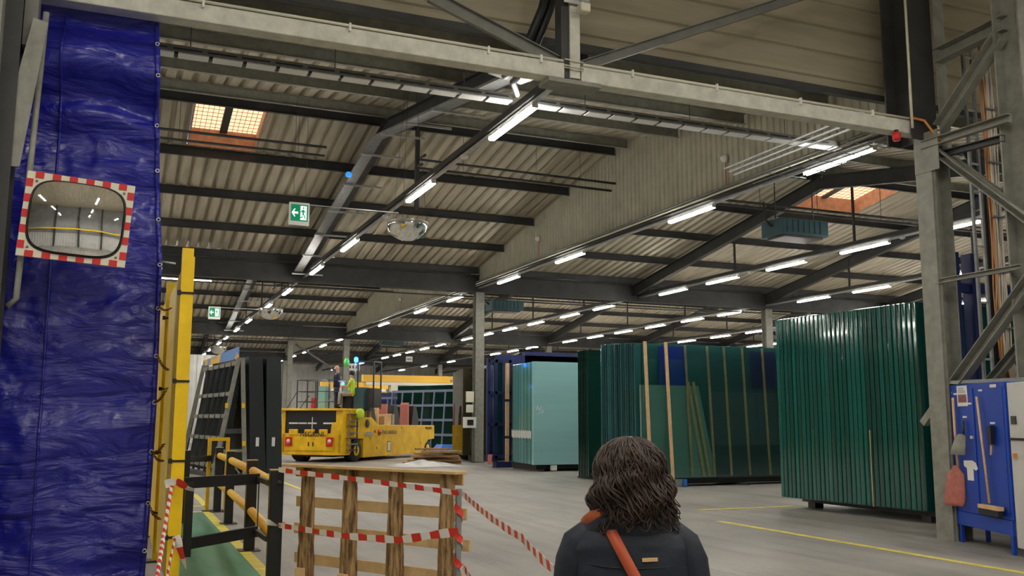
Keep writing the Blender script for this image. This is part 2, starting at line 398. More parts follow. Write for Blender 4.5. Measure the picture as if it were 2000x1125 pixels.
# grid steelwork -----------------------------------------------------------
LN = ['nearest', 'second', 'third', 'fourth']
for k in range(1, 4):
    y = B0 + BL * k
    o = MB().ibeam((X0 + .2, y, 7.1), (X1 - .2, y, 7.1), .3, .70, .025).build('valley_beam', M['steel_d'])
    tag(o, 'deep dark steel valley beam, %s one beyond the gantry' % LN[k - 1], 'beam', kind='structure')
    tag(MB().tube([(X0 + .2, y + .35, 6.62), (X1 - .2, y + .35, 6.62)], .03, 6).build('drain_pipe', M['steel_d']), 'thin dark pipe running under the valley beam, %s one' % LN[k - 1], 'pipe')
    for x in (-1.0, 13.2, 27.4, 41.6):
        c = thing('steel_column', 'grey steel column under the %s valley beam, %s' % (LN[k - 1], {-1.0: 'behind the blue tarpaulin', 13.2: 'at the ribbed infill wall', 27.4: 'standing behind the glass stacks', 41.6: 'near the far side wall'}[x]), 'column', (x, y, 0), kind='structure')
        b = MB().ibeam((x, y, 0.02), (x, y, 6.75), .36, .36, .022, up=(0, 1, 0)); b.build('shaft', M['steel_g'], c)
        MB().box(x - .22, x + .22, y - .22, y + .22, 0, .025).build('base_plate', M['steel_d'], c)
# electrical boxes on the mid column
for i, (z, w, h, m_) in enumerate(((2.35, .28, .42, 'cream'), (1.95, .24, .30, 'white'), (1.35, .5, .42, 'white'))):
    o = thing('junction_box', ('cream switch box, topmost on the grey column', 'small white socket box in the middle of the grey column', 'white control box, lowest on the grey column')[i], 'box', (12.88, 35.0, z))
    MB().box(12.75 - w / 2, 12.75 + w / 2, 34.84, 35.0, z, z + h).build('casing', M[m_], o)
    MB().box(12.75 - w * .25, 12.75 + w * .25, 34.82, 34.84, z + h * .25, z + h * .75).build('cover', M['black' if i == 2 else 'cream'], o)
RAF = (6.1, 20.4, 27.4, 34.6, 41.6, -1.0)
for k in range(NB):
    ya = B0 + BL * k; yr = ya + BL / 2
    for x in RAF:
        b = MB(); dz = .53
        b.ibeam((x, ya, EZ - dz), (x, yr, RZ - dz), .2, .44, .018); b.ibeam((x, yr, RZ - dz), (x, ya + BL, EZ - dz), .2, .44, .018)
        o = b.build('rafter_beam', M['steel_d']); tag(o, 'dark steel rafter bent at the ridge' , 'beam', 'portal rafters', 'structure')
    for yy in (.7, 3.4, 6.2, 9.0, 11.7, 12.4, 15.5, 18.3, 21.1, 23.8):
        y = ya + yy; z = roofz(y)
        for (xa, xb, nm) in ((X0 + .2, 13.12, 'a'), (13.3, X1 - .2, 'b')):
            b = MB().sweep((xa, y, z - .16), (xb, y, z - .16), [(-.045, -.13), (.045, -.13), (.045, -.118), (-.033, -.118), (-.033, .118), (.045, .118), (.045, .13), (-.045, .13)])
            tag(b.build('purlin_beam', M['steel_g'] if yy < 12 else M['steel_d']), 'steel purlin crossing under the corrugated roof', 'beam', 'roof purlins', 'structure')  # lit near slopes get the lighter steel; light put into the colour

# hanging posts dropping to the light rails (vertical drops)
# ------------------------------------------------------------------ light rows
fx = thing('ceiling_light', 'x', 'light')
b = MB().sweep((0, -1, 0.035), (0, 1, 0.035), [(-.055, -.02), (.055, -.02), (.04, .025), (-.04, .025)]); b.build('housing', M['white'], fx)
b = MB().sweep((0, -.99, 0.0), (0, .99, 0.0), [(-.062, .016), (-.048, -.03), (.048, -.03), (.062, .016)]); b.build('diffuser', M['led'], fx)
for s_ in (-1, 1): MB().box(-.056, .056, s_ * 1 - .008, s_ * 1 + .008, -.02, .06).build('end_cap', M['white'], fx)
KIDS[fx.name] = [x for x in C.objects if x.parent == fx]
first = [True]
def light(x, y, z, lab, grp, rz=0, s=1):
    if first[0]: o = fx; first[0] = False; o.location = (x, y, z); o['label'] = lab; o['group'] = grp; o.rotation_euler = (0, 0, rz)
    else: o = dup(fx, (x, y, z), rz, lab, grp)
    o.scale = (1, s, 1); return o
for ch in KIDS[fx.name]: KIDS[ch.name] = []
LZ = 6.85
rows = [
 (6.15, [14.8, 20.3, 27.5, 32.6, 38.8, 44.3, 51.3, 56.7, 62.6, 67.4, 74.4, 79.4, 86, 91.5, 98], 'light row nearest the tarpaulin', 'white LED batten in the row running above the truck aisle toward the tarpaulin'),
 (13.2, [14.5, 19.85, 26.85, 32.05, 38.1, 43.1, 50, 55, 61.2, 66.6, 73.5, 79, 85, 90.5, 96, 102], 'light row under the infill wall', 'white LED batten in the row under the ribbed infill wall'),
 (20.6, [18.0, 21.7, 25.35, 29.0, 32.4, 38.35, 41.95, 46.1, 49.8, 53.5, 57.0, 62.5, 66.2, 70, 73.7, 77.4, 86, 92, 98], 'light row above the glass stacks', 'white LED batten in the row passing above the front ends of the glass stacks'),
 (27.4, [20.9, 24.5, 28.6, 32.0, 38.0, 41.3, 45.0, 48.6, 52.2, 55.8, 62, 65.6, 69.2, 73, 80, 88, 96], 'second light row above the glass stacks', 'white LED batten in the row over the middle of the glass stacks'),
 (34.4, [26, 29.5, 33, 38, 41.6, 45.2, 48.8, 52.6, 62, 66, 70, 74, 86], 'third light row above the glass stacks', 'white LED batten in the row over the rear of the glass stacks'),
 (41.0, [27, 31, 38, 42, 46, 51.3, 54.0, 62, 68, 74], 'light row beside the far wall', 'white LED batten in the row beside the distant side wall'),
 (-1.2, [20, 30, 40, 52, 64, 76], 'light row behind the tarpaulin', 'white LED batten in the row behind the tarpaulin and yellow posts'),
]
for x, ys, grp, lab in rows:
    for y in ys: light(x, y, LZ, lab, grp)
    y0, y1 = (13.6 if x != 6.15 else 12.0), 104
    if x == 20.6: y0 = 12
    r_ = thing('light_rail', 'slim steel carrier rail of the ' + grp, 'rail', (x, y0, LZ))
    MB().box(x - .035, x + .035, y0, y1, LZ + .065, LZ + .115).build('rail', M['galv'], r_)
    MB().box(x - .07, x + .07, y0, y1, LZ + .15, LZ + .27).build('cable_tray', M['steel_d'], r_)
    b = MB()
    y = y0 + 4
    while y < 84:
        if abs(((y - B0) % BL)) > 1.2 and x != 13.2 and not (x == 6.15 and y < 36): MB().box(x - .03, x + .03, y - .03, y + .03, LZ + .27, roofz(y) - .3).build('hanger', M['steel_d'], r_)
        y += 6.1
light(2.0, 37.0, LZ, 'white LED batten turned crosswise behind the top of the nearest yellow post', 'crosswise light', R(90))
# rows farther left in the halls
for x in (-8.2, -15.2, -22.2):
    for y in (13, 18.5, 24, 29.5, 38, 44): light(x, y, LZ, 'white LED batten deep in the side aisle behind the tarpaulin', 'side aisle lights')
# front hall lights
for x, y in [(a, q) for a in (-4.5, 1.0, 6.15, 12) for q in (-9, -4.5, 0.2, 4.6)]:
    light(x, y, 7.8, 'white LED batten lighting the front hall behind the viewpoint', 'front hall lights')
# detectors on light rail / infill wall
def detector(x, y, z, lab, wall=False):
    o = thing('smoke_detector', lab, 'detector', (x, y, z))
    if wall:
        MB().lathe((x, y, z), [(.001, 0), (.10, 0), (.10, -.06), (.07, -.11), (.03, -.15), (.001, -.15)], 14, 'x').build('body', M['white'], o)
        MB().tube([(x - .02, y, z - .08), (x - .02, y, 7.2)], .01, 5).build('conduit', M['red'], o)
    else:
        MB().lathe((x, y, z), [(.001, 0), (.06, 0), (.09, -.03), (.07, -.08), (.02, -.10), (.001, -.10)], 14).build('body', M['white'], o)
detector(13.17, 18.25, 7.9, 'round white detector on the ribbed infill wall nearest the gantry', True)
detector(13.17, 29.2, 7.9, 'round white detector on the infill wall before the first valley beam', True)
detector(13.17, 46.5, 7.8, 'round white detector on the infill wall past the first valley beam', True)
detector(6.15, 17.3, 6.95, 'white sensor on the rail after the first light of the tarpaulin row')
detector(6.15, 23.4, 6.95, 'white sensor on the rail above the large mirror dome')
detector(20.6, 20.2, 6.95, 'white sensor on the rail near the skylight above the heaters')
detector(20.6, 27.3, 6.95, 'white sensor between lights of the row above the glass stacks')

# pipes under infill wall and around the hall
for i, (dz, m_) in enumerate(((.10, 'galv_d'), (.02, 'cream'), (-.06, 'steel_d'))):
    tag(MB().tube([(13.08, 12.2, 7.08 + dz), (13.08, 60 - i * 8, 7.08 + dz)], .028, 6).build('conduit_pipe', M[m_]), ('grey', 'pale', 'dark')[i] + ' conduit along the foot of the ribbed infill wall', 'pipe')
for k in range(2):
    y = 23.6 + BL * k
    for j in range(2):
        z = 8.38 + (0.0 if j else .16); yy = y + .25 * j
        tag(MB().tube([(X0 + .4, yy, z + .1), (4.6, yy, z + .1)], .035, 6).build('heating_pipe', M['steel_d']), 'dark heating pipe passing below the skylight' if k == 0 else 'dark heating pipe under the second roof bay', 'pipe', 'paired heating pipes %d' % k)
        tag(MB().tube([(6.5, yy - 2.5, z - .55), (7.0, yy - .2, z), (13.1, yy, z)], .035, 6).build('heating_pipe', M['steel_d']), 'dark heating pipe turning toward the infill wall' + (' in the second bay' if k else ''), 'pipe', 'heating pipes ending at the infill wall %d' % k)
    for x in (1.0, 3.9, 8.4, 10.6, 12.0):
        tag(MB().tube([(x, y + .1, 8.4), (x, y + .1, roofz(y) - .1)], .006, 4).build('hanger_wire', M['steel_d']), 'thin wire holding up the paired heating pipes' + (' in the second bay' if k else ' near the skylight'), 'wire', 'pipe hanger wires %d' % k)
    for j in range(2):
        z = 8.1 + .14 * j
        tag(MB().tube([(14, y - .6, z), (33, y - .6, z)], .04, 6).build('heating_pipe', M['steel_d']), 'dark heating pipe crossing above the glass stacks' + (' in the second bay' if k else ''), 'pipe', 'pipes above glass %d' % k)
    for x in (15.5, 17.8, 20, 22.6, 25.5, 29):
        tag(MB().tube([(x, y - .6, 8.1), (x, y - .6, roofz(y) - .1)], .012, 4).build('hanger_wire', M['steel_d']), 'thin rod holding pipes above the glass stacks' + (' in the second bay' if k else ' near the heater'), 'wire', 'pipe hanger rods %d' % k)
# drops
for (x, y) in ((6.75, 22.6),):
    tag(MB().box(x - .05, x + .05, y - .05, y + .05, 7.0, roofz(y) - .3).build('hanger_post', M['steel_d']), 'dark square hanger post beside the tarpaulin light row', 'post')

# heaters
def heater(x, y, z, lab):
    h = thing('unit_heater', lab, 'heater', (x, y, z))
    bevel(MB().box(x - .85, x + .85, y - .5, y + .5, z, z + .5).build('casing', M['heater'], h), .03)
    MB().box(x - .7, x + .7, y - .4, y + .4, z - .06, z).build('outlet', M['steel_d'], h)
    g = MB()
    for i in range(7): g.obox((x - .6 + .2 * i, y - .51, z + .25), (.14, .02, .36))
    g.build('louvre', M['heater'], h)
    for sx in (-.7, .7): MB().tube([(x + sx, y, z + .5), (x + sx, y, roofz(y) - .3)], .02, 5).build('hanger', M['steel_d'], h)
    MB().tube([(x - .85, y, z + .3), (x - 1.1, y, z + .5), (x - 1.1, y, z + 1.0)], .04, 6).build('flue', M['steel_d'], h)
heater(18.5, 22.3, 7.1, 'boxy teal unit heater hanging in the first roof bay')
heater(17.7, 43.5, 7.1, 'boxy teal unit heater hanging behind the grey column')
heater(18.3, 67, 7.1, 'small distant teal unit heater hanging past two valley beams')

# cable trays --------------------------------------------------------------
def tray(xa, xb, y, z, lab):
    t = thing('cable_tray', lab, 'cable tray', (xa, y, z))
    MB().box(xa, xb, y - .02, y + .0, z + .02, z + .12).build('side_rail', M['galv_d'], t)
    MB().box(xa, xb, y + .22, y + .24, z + .02, z + .12).build('side_rail', M['galv_d'], t)
    b = MB(); x = xa
    while x < xb:
        b.box(x + .03, min(xb, x + .47), y, y + .22, z, z + .018)
        x += .5
    b.build('tray_bed', M['galv_b'], t)
    x = xa + .25
    b = MB()
    while x < xb: b.box(x - .3, x + .12, y - .028, y - .02, z + .05, z + .075); x += .5
    b.build('slot_strip', M['steel_d'], t)
    x = xa + 1
    while x < xb: MB().tube([(x, y + .1, z), (x, y + .1, roofz(y) - .25)], .008, 4).build('hanger', M['steel_d'], t); x += 2.2
    MB().tube([(xa, y + .12, z + .06), (xb, y + .12, z + .06)], .05, 6).build('cable_bundle', M['black'], t)
tray(-2.5, 5.95, 14.3, 7.08, 'perforated galvanised cable tray between tarpaulin and first light row')
tray(6.4, 13.15, 14.3, 7.08, 'perforated galvanised cable tray between first light row and infill wall')
# tray on rafter
for k in range(2):
    t = thing('cable_tray', 'flat galvanised tray following the bent rafter' + (' in the second roof bay' if k else ' near the exit sign'), 'cable tray', (5.7, B0 + BL * k, 8))
    ya = B0 + BL * k; yr = ya + 12
    b = MB(); b.bar((5.82, ya + 3.0, EZ + .5 - .82), (5.82, yr, RZ - .82), .30, .05); b.bar((5.82, yr, RZ - .82), (5.82, ya + 23.2, EZ + .13 - .82), .30, .05); b.build('tray_bed', M['galv_d'], t)
    y = ya + 4.5
    while y < ya + 23.5:
        MB().box(5.62, 6.75, y - .03, y + .03, roofz(y) - .90, roofz(y) - .85).build('bracket', M['galv'], t); y += 2.1
tag(MB().lathe((5.55, 25.2, 8.35), [(.001, 0), (.07, 0), (.09, .06), (.06, .13), (.001, .13)], 12).build('blue_beacon', mat('blue lens', (.02, .2, .7), .3, emit=(.03, .3, 1), es=.35)), 'tiny blue lamp on the tray at the rafter ridge', 'lamp')
# short bright tray pieces / conduit bundle near gantry post
t = thing('cable_drop', 'black corrugated cable drop beside the gantry post', 'cable')
MB().tube([(4.97, 10.6, 7.6), (4.84, 10.62, 7.0), (4.66, 10.7, 6.5), (4.6, 11.0, 6.3), (4.8, 11.8, 6.5), (5.2, 12.8, 6.9)], .06, 8).build('hose', M['black'], t)
MB().tube([(5.08, 10.6, 7.6), (4.95, 10.62, 7.0), (4.78, 10.7, 6.5), (4.74, 11.0, 6.28), (5.0, 12.0, 6.5), (5.7, 13.5, 6.9)], .05, 8).build('hose', M['black'], t)
for (x, y, ang) in ((5.4, 13.0, 20), (5.5, 12.2, -10)):
    tag(MB().obox((x, y, 7.0), (.7, .35, .03), (0, 0, R(ang))).build('tray_plate', M['galv']), 'short bright tray offcut behind the gantry post' if ang > 0 else 'short bright tray plate angled near the gantry post', 'cable tray')

# ------------------------------------------------------------------ gantry (front portal)
GX0, GXM, GX1 = -3.0, 5.03, 10.9
gy = 10.2
g1 = thing('gantry_beam', 'long pale steel gantry beam from the tarpaulin to the hanging post', 'beam', (GX0, gy, 5.9), kind='structure')
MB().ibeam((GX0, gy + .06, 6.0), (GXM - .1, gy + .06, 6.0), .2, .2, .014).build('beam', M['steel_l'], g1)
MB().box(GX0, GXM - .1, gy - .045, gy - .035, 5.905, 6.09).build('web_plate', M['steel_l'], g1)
MB().tube([(.2, gy - .06, 6.12), (GXM - .12, gy - .06, 6.12)], .018, 8).build('conduit', M['cream'], g1)
g2 = thing('gantry_beam', 'pale steel gantry beam from the hanging post to the laced column', 'beam', (GXM, gy, 5.9), kind='structure')
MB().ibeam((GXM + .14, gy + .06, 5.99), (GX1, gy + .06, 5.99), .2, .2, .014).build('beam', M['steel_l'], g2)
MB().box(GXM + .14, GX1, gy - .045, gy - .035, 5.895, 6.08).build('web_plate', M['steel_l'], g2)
MB().tube([(GXM + .16, gy - .06, 6.11), (10.7, gy - .06, 6.11)], .018, 8).build('conduit', M['cream'], g2)
for g, xs in ((g1, (.6, 2.2, 3.9, 4.6)), (g2, (5.9, 7.2, 8.6, 9.9))):
    for x in xs: MB().box(x - .012, x + .012, gy - .085, gy - .045, 6.05, 6.145).build('clip', M['white'], g)
for g, x0 in ((g1, 1.6), (g2, 7.8)):
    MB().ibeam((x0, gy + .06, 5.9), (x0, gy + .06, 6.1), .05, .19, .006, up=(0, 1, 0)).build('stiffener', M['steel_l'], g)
gp_ = thing('hanging_post', 'pale steel post dropping to the middle of the gantry beams', 'post', (GXM, gy, 5.9), kind='structure')
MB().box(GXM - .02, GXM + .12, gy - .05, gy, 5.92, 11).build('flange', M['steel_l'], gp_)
MB().box(GXM - .13, GXM - .02, gy - .02, gy + .16, 5.92, 11).build('web', M['steel_d'], gp_)
MB().box(GXM - .32, GXM + .42, gy - .06, gy + .25, 5.84, 5.895).build('seat_plate', M['steel_g'], gp_)
b = MB()
for z in (6.02, 6.05, 6.13): b.tube([(GXM - .1, gy - .06, z + .02), (GXM + .05, gy - .085, z), (GXM + .16, gy - .06, z + .01)], .008, 5)
b.build('wire_tie', M['cream'], gp_)
tag(MB().chan((3.2, gy + .12, 6.75), (4.92, gy + .05, 6.12), .06, .17).build('brace_beam', M['steel']), 'dark diagonal brace falling to the gantry post', 'brace', kind='structure')
tag(MB().chan((2.2, gy + .12, 7.4), (3.2, gy + .12, 6.755), .06, .17).build('brace_beam', M['steel']), 'upper length of the diagonal brace above the gantry', 'brace', kind='structure')
tag(MB().chan((5.2, gy + .1, 6.14), (9.6, gy + .1, 8.12), .06, .13).build('brace_beam', M['steel']), 'long thin diagonal brace rising from the gantry post', 'brace', kind='structure')
o = thing('motion_sensor', 'cream cube sensor on a perforated bracket atop the gantry post', 'sensor', (5.14, 10.0, 6.75))
bevel(MB().box(5.07, 5.21, 9.95, 10.08, 6.74, 6.86).build('body', M['cream'], o), .02)
b = MB()
for i in range(4): b.box(4.92 + .09 * i, 4.98 + .09 * i, 10.07, 10.09, 6.93, 6.97)
b.box(4.9, 5.25, 10.09, 10.1, 6.88, 7.0); b.build('bracket', M['galv'], o)
tag(MB().tube([(-1, 11.4, 6.9), (4.3, 11.4, 6.95)], .035, 8).build('round_pipe', M['steel_d']), 'dark round pipe above the gantry beam', 'pipe')
o = thing('red_siren', 'red siren beacon hanging at the end of the gantry beam', 'siren', (10.35, 10.2, 5.75))
MB().lathe((10.35, 10.15, 5.74), [(.001, 0), (.05, 0), (.06, .03), (.06, .10), (.045, .13), (.001, .13)], 16).build('lens', M['red'], o)
MB().lathe((10.35, 10.15, 5.87), [(.001, 0), (.035, 0), (.035, .03), (.001, .03)], 12).build('mount', M['black'], o)

# ------------------------------------------------------------------ laced column at the right
lc = thing('laced_column', 'heavy laced steel column with diagonal lacing beside the blue cabinet', 'column', (10.95, 10.1, 0), kind='structure')
MB().box(10.84, 10.87, 10.0, 10.30, 0, 5.8).build('flange', M['steel_g'], lc)
MB().ibeam((11.02, 10.15, 0), (11.02, 10.15, 5.8), .36, .30, .025, up=(1, 0, 0)).build('chord', M['steel_g'], lc)
MB().ibeam((10.86, 10.35, 5.8), (10.86, 10.35, 11), .5, .5, .03, up=(0, 1, 0)).build('upper_chord', M['steel_d'], lc)
MB().box(11.05, 11.25, 9.98, 10.0, 5.5, 11).build('upper_flange', M['steel_g'], lc)
MB().tube([(10.62, 10.1, 5.95), (10.62, 10.1, 8.4)], .02, 8).build('conduit', M['cream'], lc)
MB().ibeam((11.15, 8.72, 0), (11.15, 8.72, 11), .36, .42, .025, up=(0, 1, 0)).build('chord', M['steel_g'], lc)
def lace(p, q, w=.10, h=.1, m_='steel_g', f='chan'):
    getattr(MB(), f)(p, q, w, h).build('lacing_bar', M[m_], lc)
lace((10.9, 10.05, 5.68), (10.92, 8.25, 4.0)); lace((11.25, 10.1, 5.6), (11.25, 8.4, 4.05), .1, .13)
lace((10.84, 10.15, 5.72), (10.9, 8.7, 5.72), .1, .12); lace((10.95, 10.2, 5.55), (11.0, 8.9, 5.5), .08, .1, 'steel_d')
lace((11.0, 9.95, 5.95), (11.0, 8.85, 6.95), .14, .2); lace((11.1, 10.0, 7.1), (11.1, 8.8, 7.15), .16, .22)
lace((10.86, 10.05, 3.66), (10.9, 8.7, 3.68), .06, .07)
lace((10.95, 9.98, 2.1), (10.95, 8.35, 3.75), .15, .16); lace((11.3, 9.85, 2.0), (11.3, 8.2, 3.5), .12, .12)
lace((11.0, 10.2, 2.0), (10.98, 10.55, 1.62), .1, .1)
lace((10.92, 9.98, 2.2), (10.92, 8.7, 2.2), .05, .05, 'galv_d', 'bar')
MB().box(10.83, 10.84, 9.85, 10.3, 5.3, 5.9).build('gusset', M['steel_g'], lc)
MB().tube([(11.22, 8.7, 3.9), (11.22, 8.7, 5.6)], .012, 6).build('conduit', M['cream'], lc)
# cable ladder + bundles behind
cl = thing('cable_ladder', 'upright cable ladder rising behind the laced column', 'cable ladder', (11.8, 9.9, 1.9))
for x in (11.62, 11.8): MB().box(x - .02, x + .02, 9.98, 10.02, 1.5, 7.4).build('rail', M['galv_d'], cl)
for i in range(14): MB().box(11.62, 11.8, 9.99, 10.01, 1.7 + .42 * i, 1.73 + .42 * i).build('rung', M['galv'], cl)
cb = thing('cable_bundle', 'thick bundle of pale and orange cables tied beside the ladder', 'cables', (11.7, 9.2, 2))
for i in range(16):
    x = 11.42 + (i % 8) * .024 + random.uniform(-.004, .004); y = 9.50 + (i // 8) * .05
    pts = []
    for j in range(15):
        z = 2.55 + j * .33
        pts.append((x + .012 * math.sin(j * 1.3 + i), y + .012 * math.cos(j * .9 + i * 2), z))
    pts = [(x + .25 - .02 * i, y + .1, 2.15), (x + .1, y, 2.32)] + pts
    MB().tube(pts, .013, 5).build('cable', M['copper'] if i in (0, 8) else M['cable'], cb)
for j in range(5): MB().box(11.38, 11.64, 9.45, 9.49, 2.95 + j * .8, 2.97 + j * .8).build('tie_bar', M['galv_d'], cb)
for i in range(3):
    tag(MB().tube([(11.55 + .06 * i, 10.1, 5.75), (11.72 + .06 * i, 10.05, 5.5), (11.84 + .06 * i, 10.0, 5.1), (11.86 + .06 * i, 10.0, 1.9)], .028, 7).build('black_hose', M['black']), 'black cable hose looping down behind the laced column', 'hose', 'hoses behind the laced column')
tag(MB().tube([(10.6, 10.12, 6.12), (10.78, 10.02, 6.06), (10.84, 9.92, 5.85), (10.9, 9.85, 5.72)], .02, 7).build('orange_cable', M['copper']), 'orange cable curling off the gantry beam end', 'cable')
tg = thing('cable_basket', 'wire basket tray under the gantry beam end', 'cable tray', (11.2, 11.5, 6.2))
for i in range(3): MB().box(10.2 + .1 * i, 10.23 + .1 * i, 10.6, 14.2, 6.3 - .05 * i, 6.33 - .05 * i).build('wire', M['galv'], tg)
for i in range(4): MB().tube([(11.2 + i * .25, 10.6, 6.3), (11.2 + i * .25, 15, 6.35)], .012, 5).build('wire', M['galv_d'], tg)
for i in range(7): MB().tube([(11.1, 10.9 + i * .55, 6.33), (12.1, 10.9 + i * .55, 6.33)], .008, 5).build('wire', M['galv_d'], tg)

# ------------------------------------------------------------------ blue tool cabinet
ca = math.atan2(8.49 - 9.94, 10.31 - 10.88)
cab = thing('tool_cabinet', 'blue steel tool board cabinet with hanging broom and shovels', 'cabinet', (10.9, 9.97, 0), ca)
Lc = 1.42
def CW(u, d, z):   # along the board, out of the board (towards camera), up
    dx, dy = math.cos(ca), math.sin(ca)
    return (10.9 + dx * u + dy * d, 9.97 + dy * u - dx * d, z)
def cbox(u0, u1, d0, d1, z0, z1, name, m_, parent, bv=0):
    b = MB(); vs = [CW(u, d, z) for z in (z0, z1) for d in (d0, d1) for u in (u0, u1)]
    b.add(vs, [(0, 1, 3, 2), (4, 6, 7, 5), (0, 4, 5, 1), (2, 3, 7, 6), (0, 2, 6, 4), (1, 5, 7, 3)])
    o = b.build(name, M[m_], parent); fixn(o)
    if bv: bevel(o, bv)
    return o
cbox(0, Lc, -.4, 0, .42, 2.16, 'body', 'blue', cab, .01)
cbox(0, Lc, -.02, .012, .24, .42, 'plinth_rail', 'blue', cab)
for u in (.03, Lc - .09):
    for d in (0, -.36): cbox(u, u + .06, d - .04, d, 0, .3, 'leg', 'blue', cab)
cbox(.60, .64, 0, .012, .5, 2.1, 'door_seam', 'blue', cab); cbox(.08, .6, 0, .006, .5, 2.1, 'door', 'blue', cab); cbox(.68, Lc - .05, 0, .006, .5, 2.1, 'door', 'blue', cab)
cbox(.56, .60, .01, .04, 1.42, 1.46, 'knob', 'steel_l', cab)
for (u0, u1, z) in ((.12, .22, 2.02), (.34, .45, 1.70), (.8, .9, 2.05), (1.05, 1.17, 1.62), (.50, .60, 1.88)):
    cbox(u0, u1, .008, .014, z, z + .025, 'name_strip', 'white', cab)
cbox(1.1, 1.25, .008, .014, 2.09, 2.13, 'name_strip', 'white', cab)
sh = thing('long_shovel', 'long-handled shovel with faded red blade on the blue cabinet', 'shovel', CW(.2, .06, .6))
MB().tube([CW(.17, .05, 1.98), CW(.17, .05, 1.5), CW(.2, .05, .98)], .018, 8).build('handle', M['wood_l'], sh)
b = MB(); rr = []
for i, (w, z, d) in enumerate(((.03, 1.05, .05), (.05, 1.0, .055), (.105, .93, .06), (.12, .80, .075), (.13, .62, .09), (.125, .55, .10), (.11, .50, .105))):
    rr.append([CW(.2 + w * c, d + .03 - .09 * c * w / .145, z) for c in (-1, -.5, 0, .5, 1)])
b.loft(rr, caps=False, close=False); o = b.build('blade', M['redw'], sh); so = o.modifiers.new('s', 'SOLIDIFY'); so.thickness = .006
du = thing('dust_shovel', 'small grey steel dust shovel hanging on the blue cabinet', 'shovel', CW(.4, .06, 1.35))
MB().tube([CW(.4, .04, 1.66), CW(.4, .05, 1.46)], .017, 8).build('handle', M['steel_d'], du)
b = MB(); b.loft([[CW(.4 + w * c, d + .03 - .08 * c * w / .14, z) for c in (-1, 0, 1)] for w, z, d in ((.03, 1.48, .05), (.065, 1.45, .06), (.085, 1.32, .09), (.10, 1.20, .12))], caps=False, close=False)
o = b.build('pan', M['steel_g'], du); so = o.modifiers.new('s', 'SOLIDIFY'); so.thickness = .005
br = thing('push_broom', 'wide push broom with pale handle on the blue cabinet', 'broom', CW(1.0, .06, .5))
MB().tube([CW(.82, .05, 1.98), CW(.99, .06, .60)], .016, 8).build('handle', M['wood_l'], br)
cbox(.78, 1.28, .03, .11, .53, .58, 'head', 'wood_l', br); cbox(.79, 1.27, .035, .105, .45, .53, 'bristles', 'black', br)
hb = thing('hand_brush', 'short black hand brush on the blue cabinet', 'brush', CW(1.1, .05, 1.3))
cbox(1.07, 1.15, .02, .07, 1.36, 1.6, 'bristles', 'black', hb); MB().tube([CW(1.1, .04, 1.38), CW(1.09, .05, 1.22)], .014, 7).build('handle', M['wood_l'], hb)
ps = thing('notice_sheet', 'white notice with a small photo strip on the blue cabinet', 'notice', CW(.35, .01, 1.9))
cbox(.22, .5, .008, .014, 1.86, 2.14, 'sheet', 'paper', ps); 
b = MB()
vs = [CW(u, .0155, z) for z in (1.91, 2.02) for u in (.25, .48)]; b.add(vs, [(0, 1, 3, 2)]); b.build('photo', mat('photo print', (.28, .10, .09), .6, var=.6, vs=40), ps)
for i in range(3): 
    cbox(.26, .46 - .03 * i, .0142, .0155, 2.05 + .025 * i, 2.058 + .025 * i, 'text_line', 'steel', ps)
st = thing('label_bag', 'white curved label bag stuck below the dust shovel', 'sticker', CW(.4, .02, .95))
b = MB(); b.prism([CW(u, .008, z) for u, z in ((.30, 1.12), (.30, 1.05), (.38, 1.02), (.38, .86), (.54, .86), (.54, 1.02), (.62, 1.0), (.66, 1.02), (.62, 1.10), (.52, 1.13))], Vector(CW(0, .01, 0)) - Vector(CW(0, 0, 0)))
fixn(b.build('bag', M['paper'], st))
gc = thing('grey_locker', 'pale grey locker beside the blue tool cabinet', 'locker', CW(1.5, 0, 0))
cbox(Lc + .02, Lc + .85, -.45, -.02, .1, 2.14, 'body', 'wall_w', gc, .01)
cbox(Lc + .03, Lc + .84, -.02, -.005, 1.42, 1.45, 'door_gap', 'black', gc); cbox(Lc + .1, Lc + .2, -.02, -.0, 1.62, 1.72, 'vent', 'steel_d', gc); cbox(Lc + .12, Lc + .16, -.02, .02, 1.2, 1.26, 'knob', 'copper', gc)
for u in (.06, .78): cbox(Lc + u, Lc + u + .05, -.3, -.2, 0, .1, 'foot', 'steel_d', gc)

# ------------------------------------------------------------------ glass stacks
def sheets(proto_dims, places, m_, lab, grp, name='glass_sheet', first_label=None, rz=0):
    x, y, z = proto_dims
    p = bevel(MB().box(0, x, 0, y, 0, z).build(name, M[m_], center=False), min(y * .28, .022), 3)
    KIDS[p.name] = []
    for i, pl in enumerate(places):
        o = p if i == 0 else dup(p)
        o.location = pl[:3]; o.rotation_euler = (0, 0, rz)
        tag(o, lab, 'glass', grp)
    return p
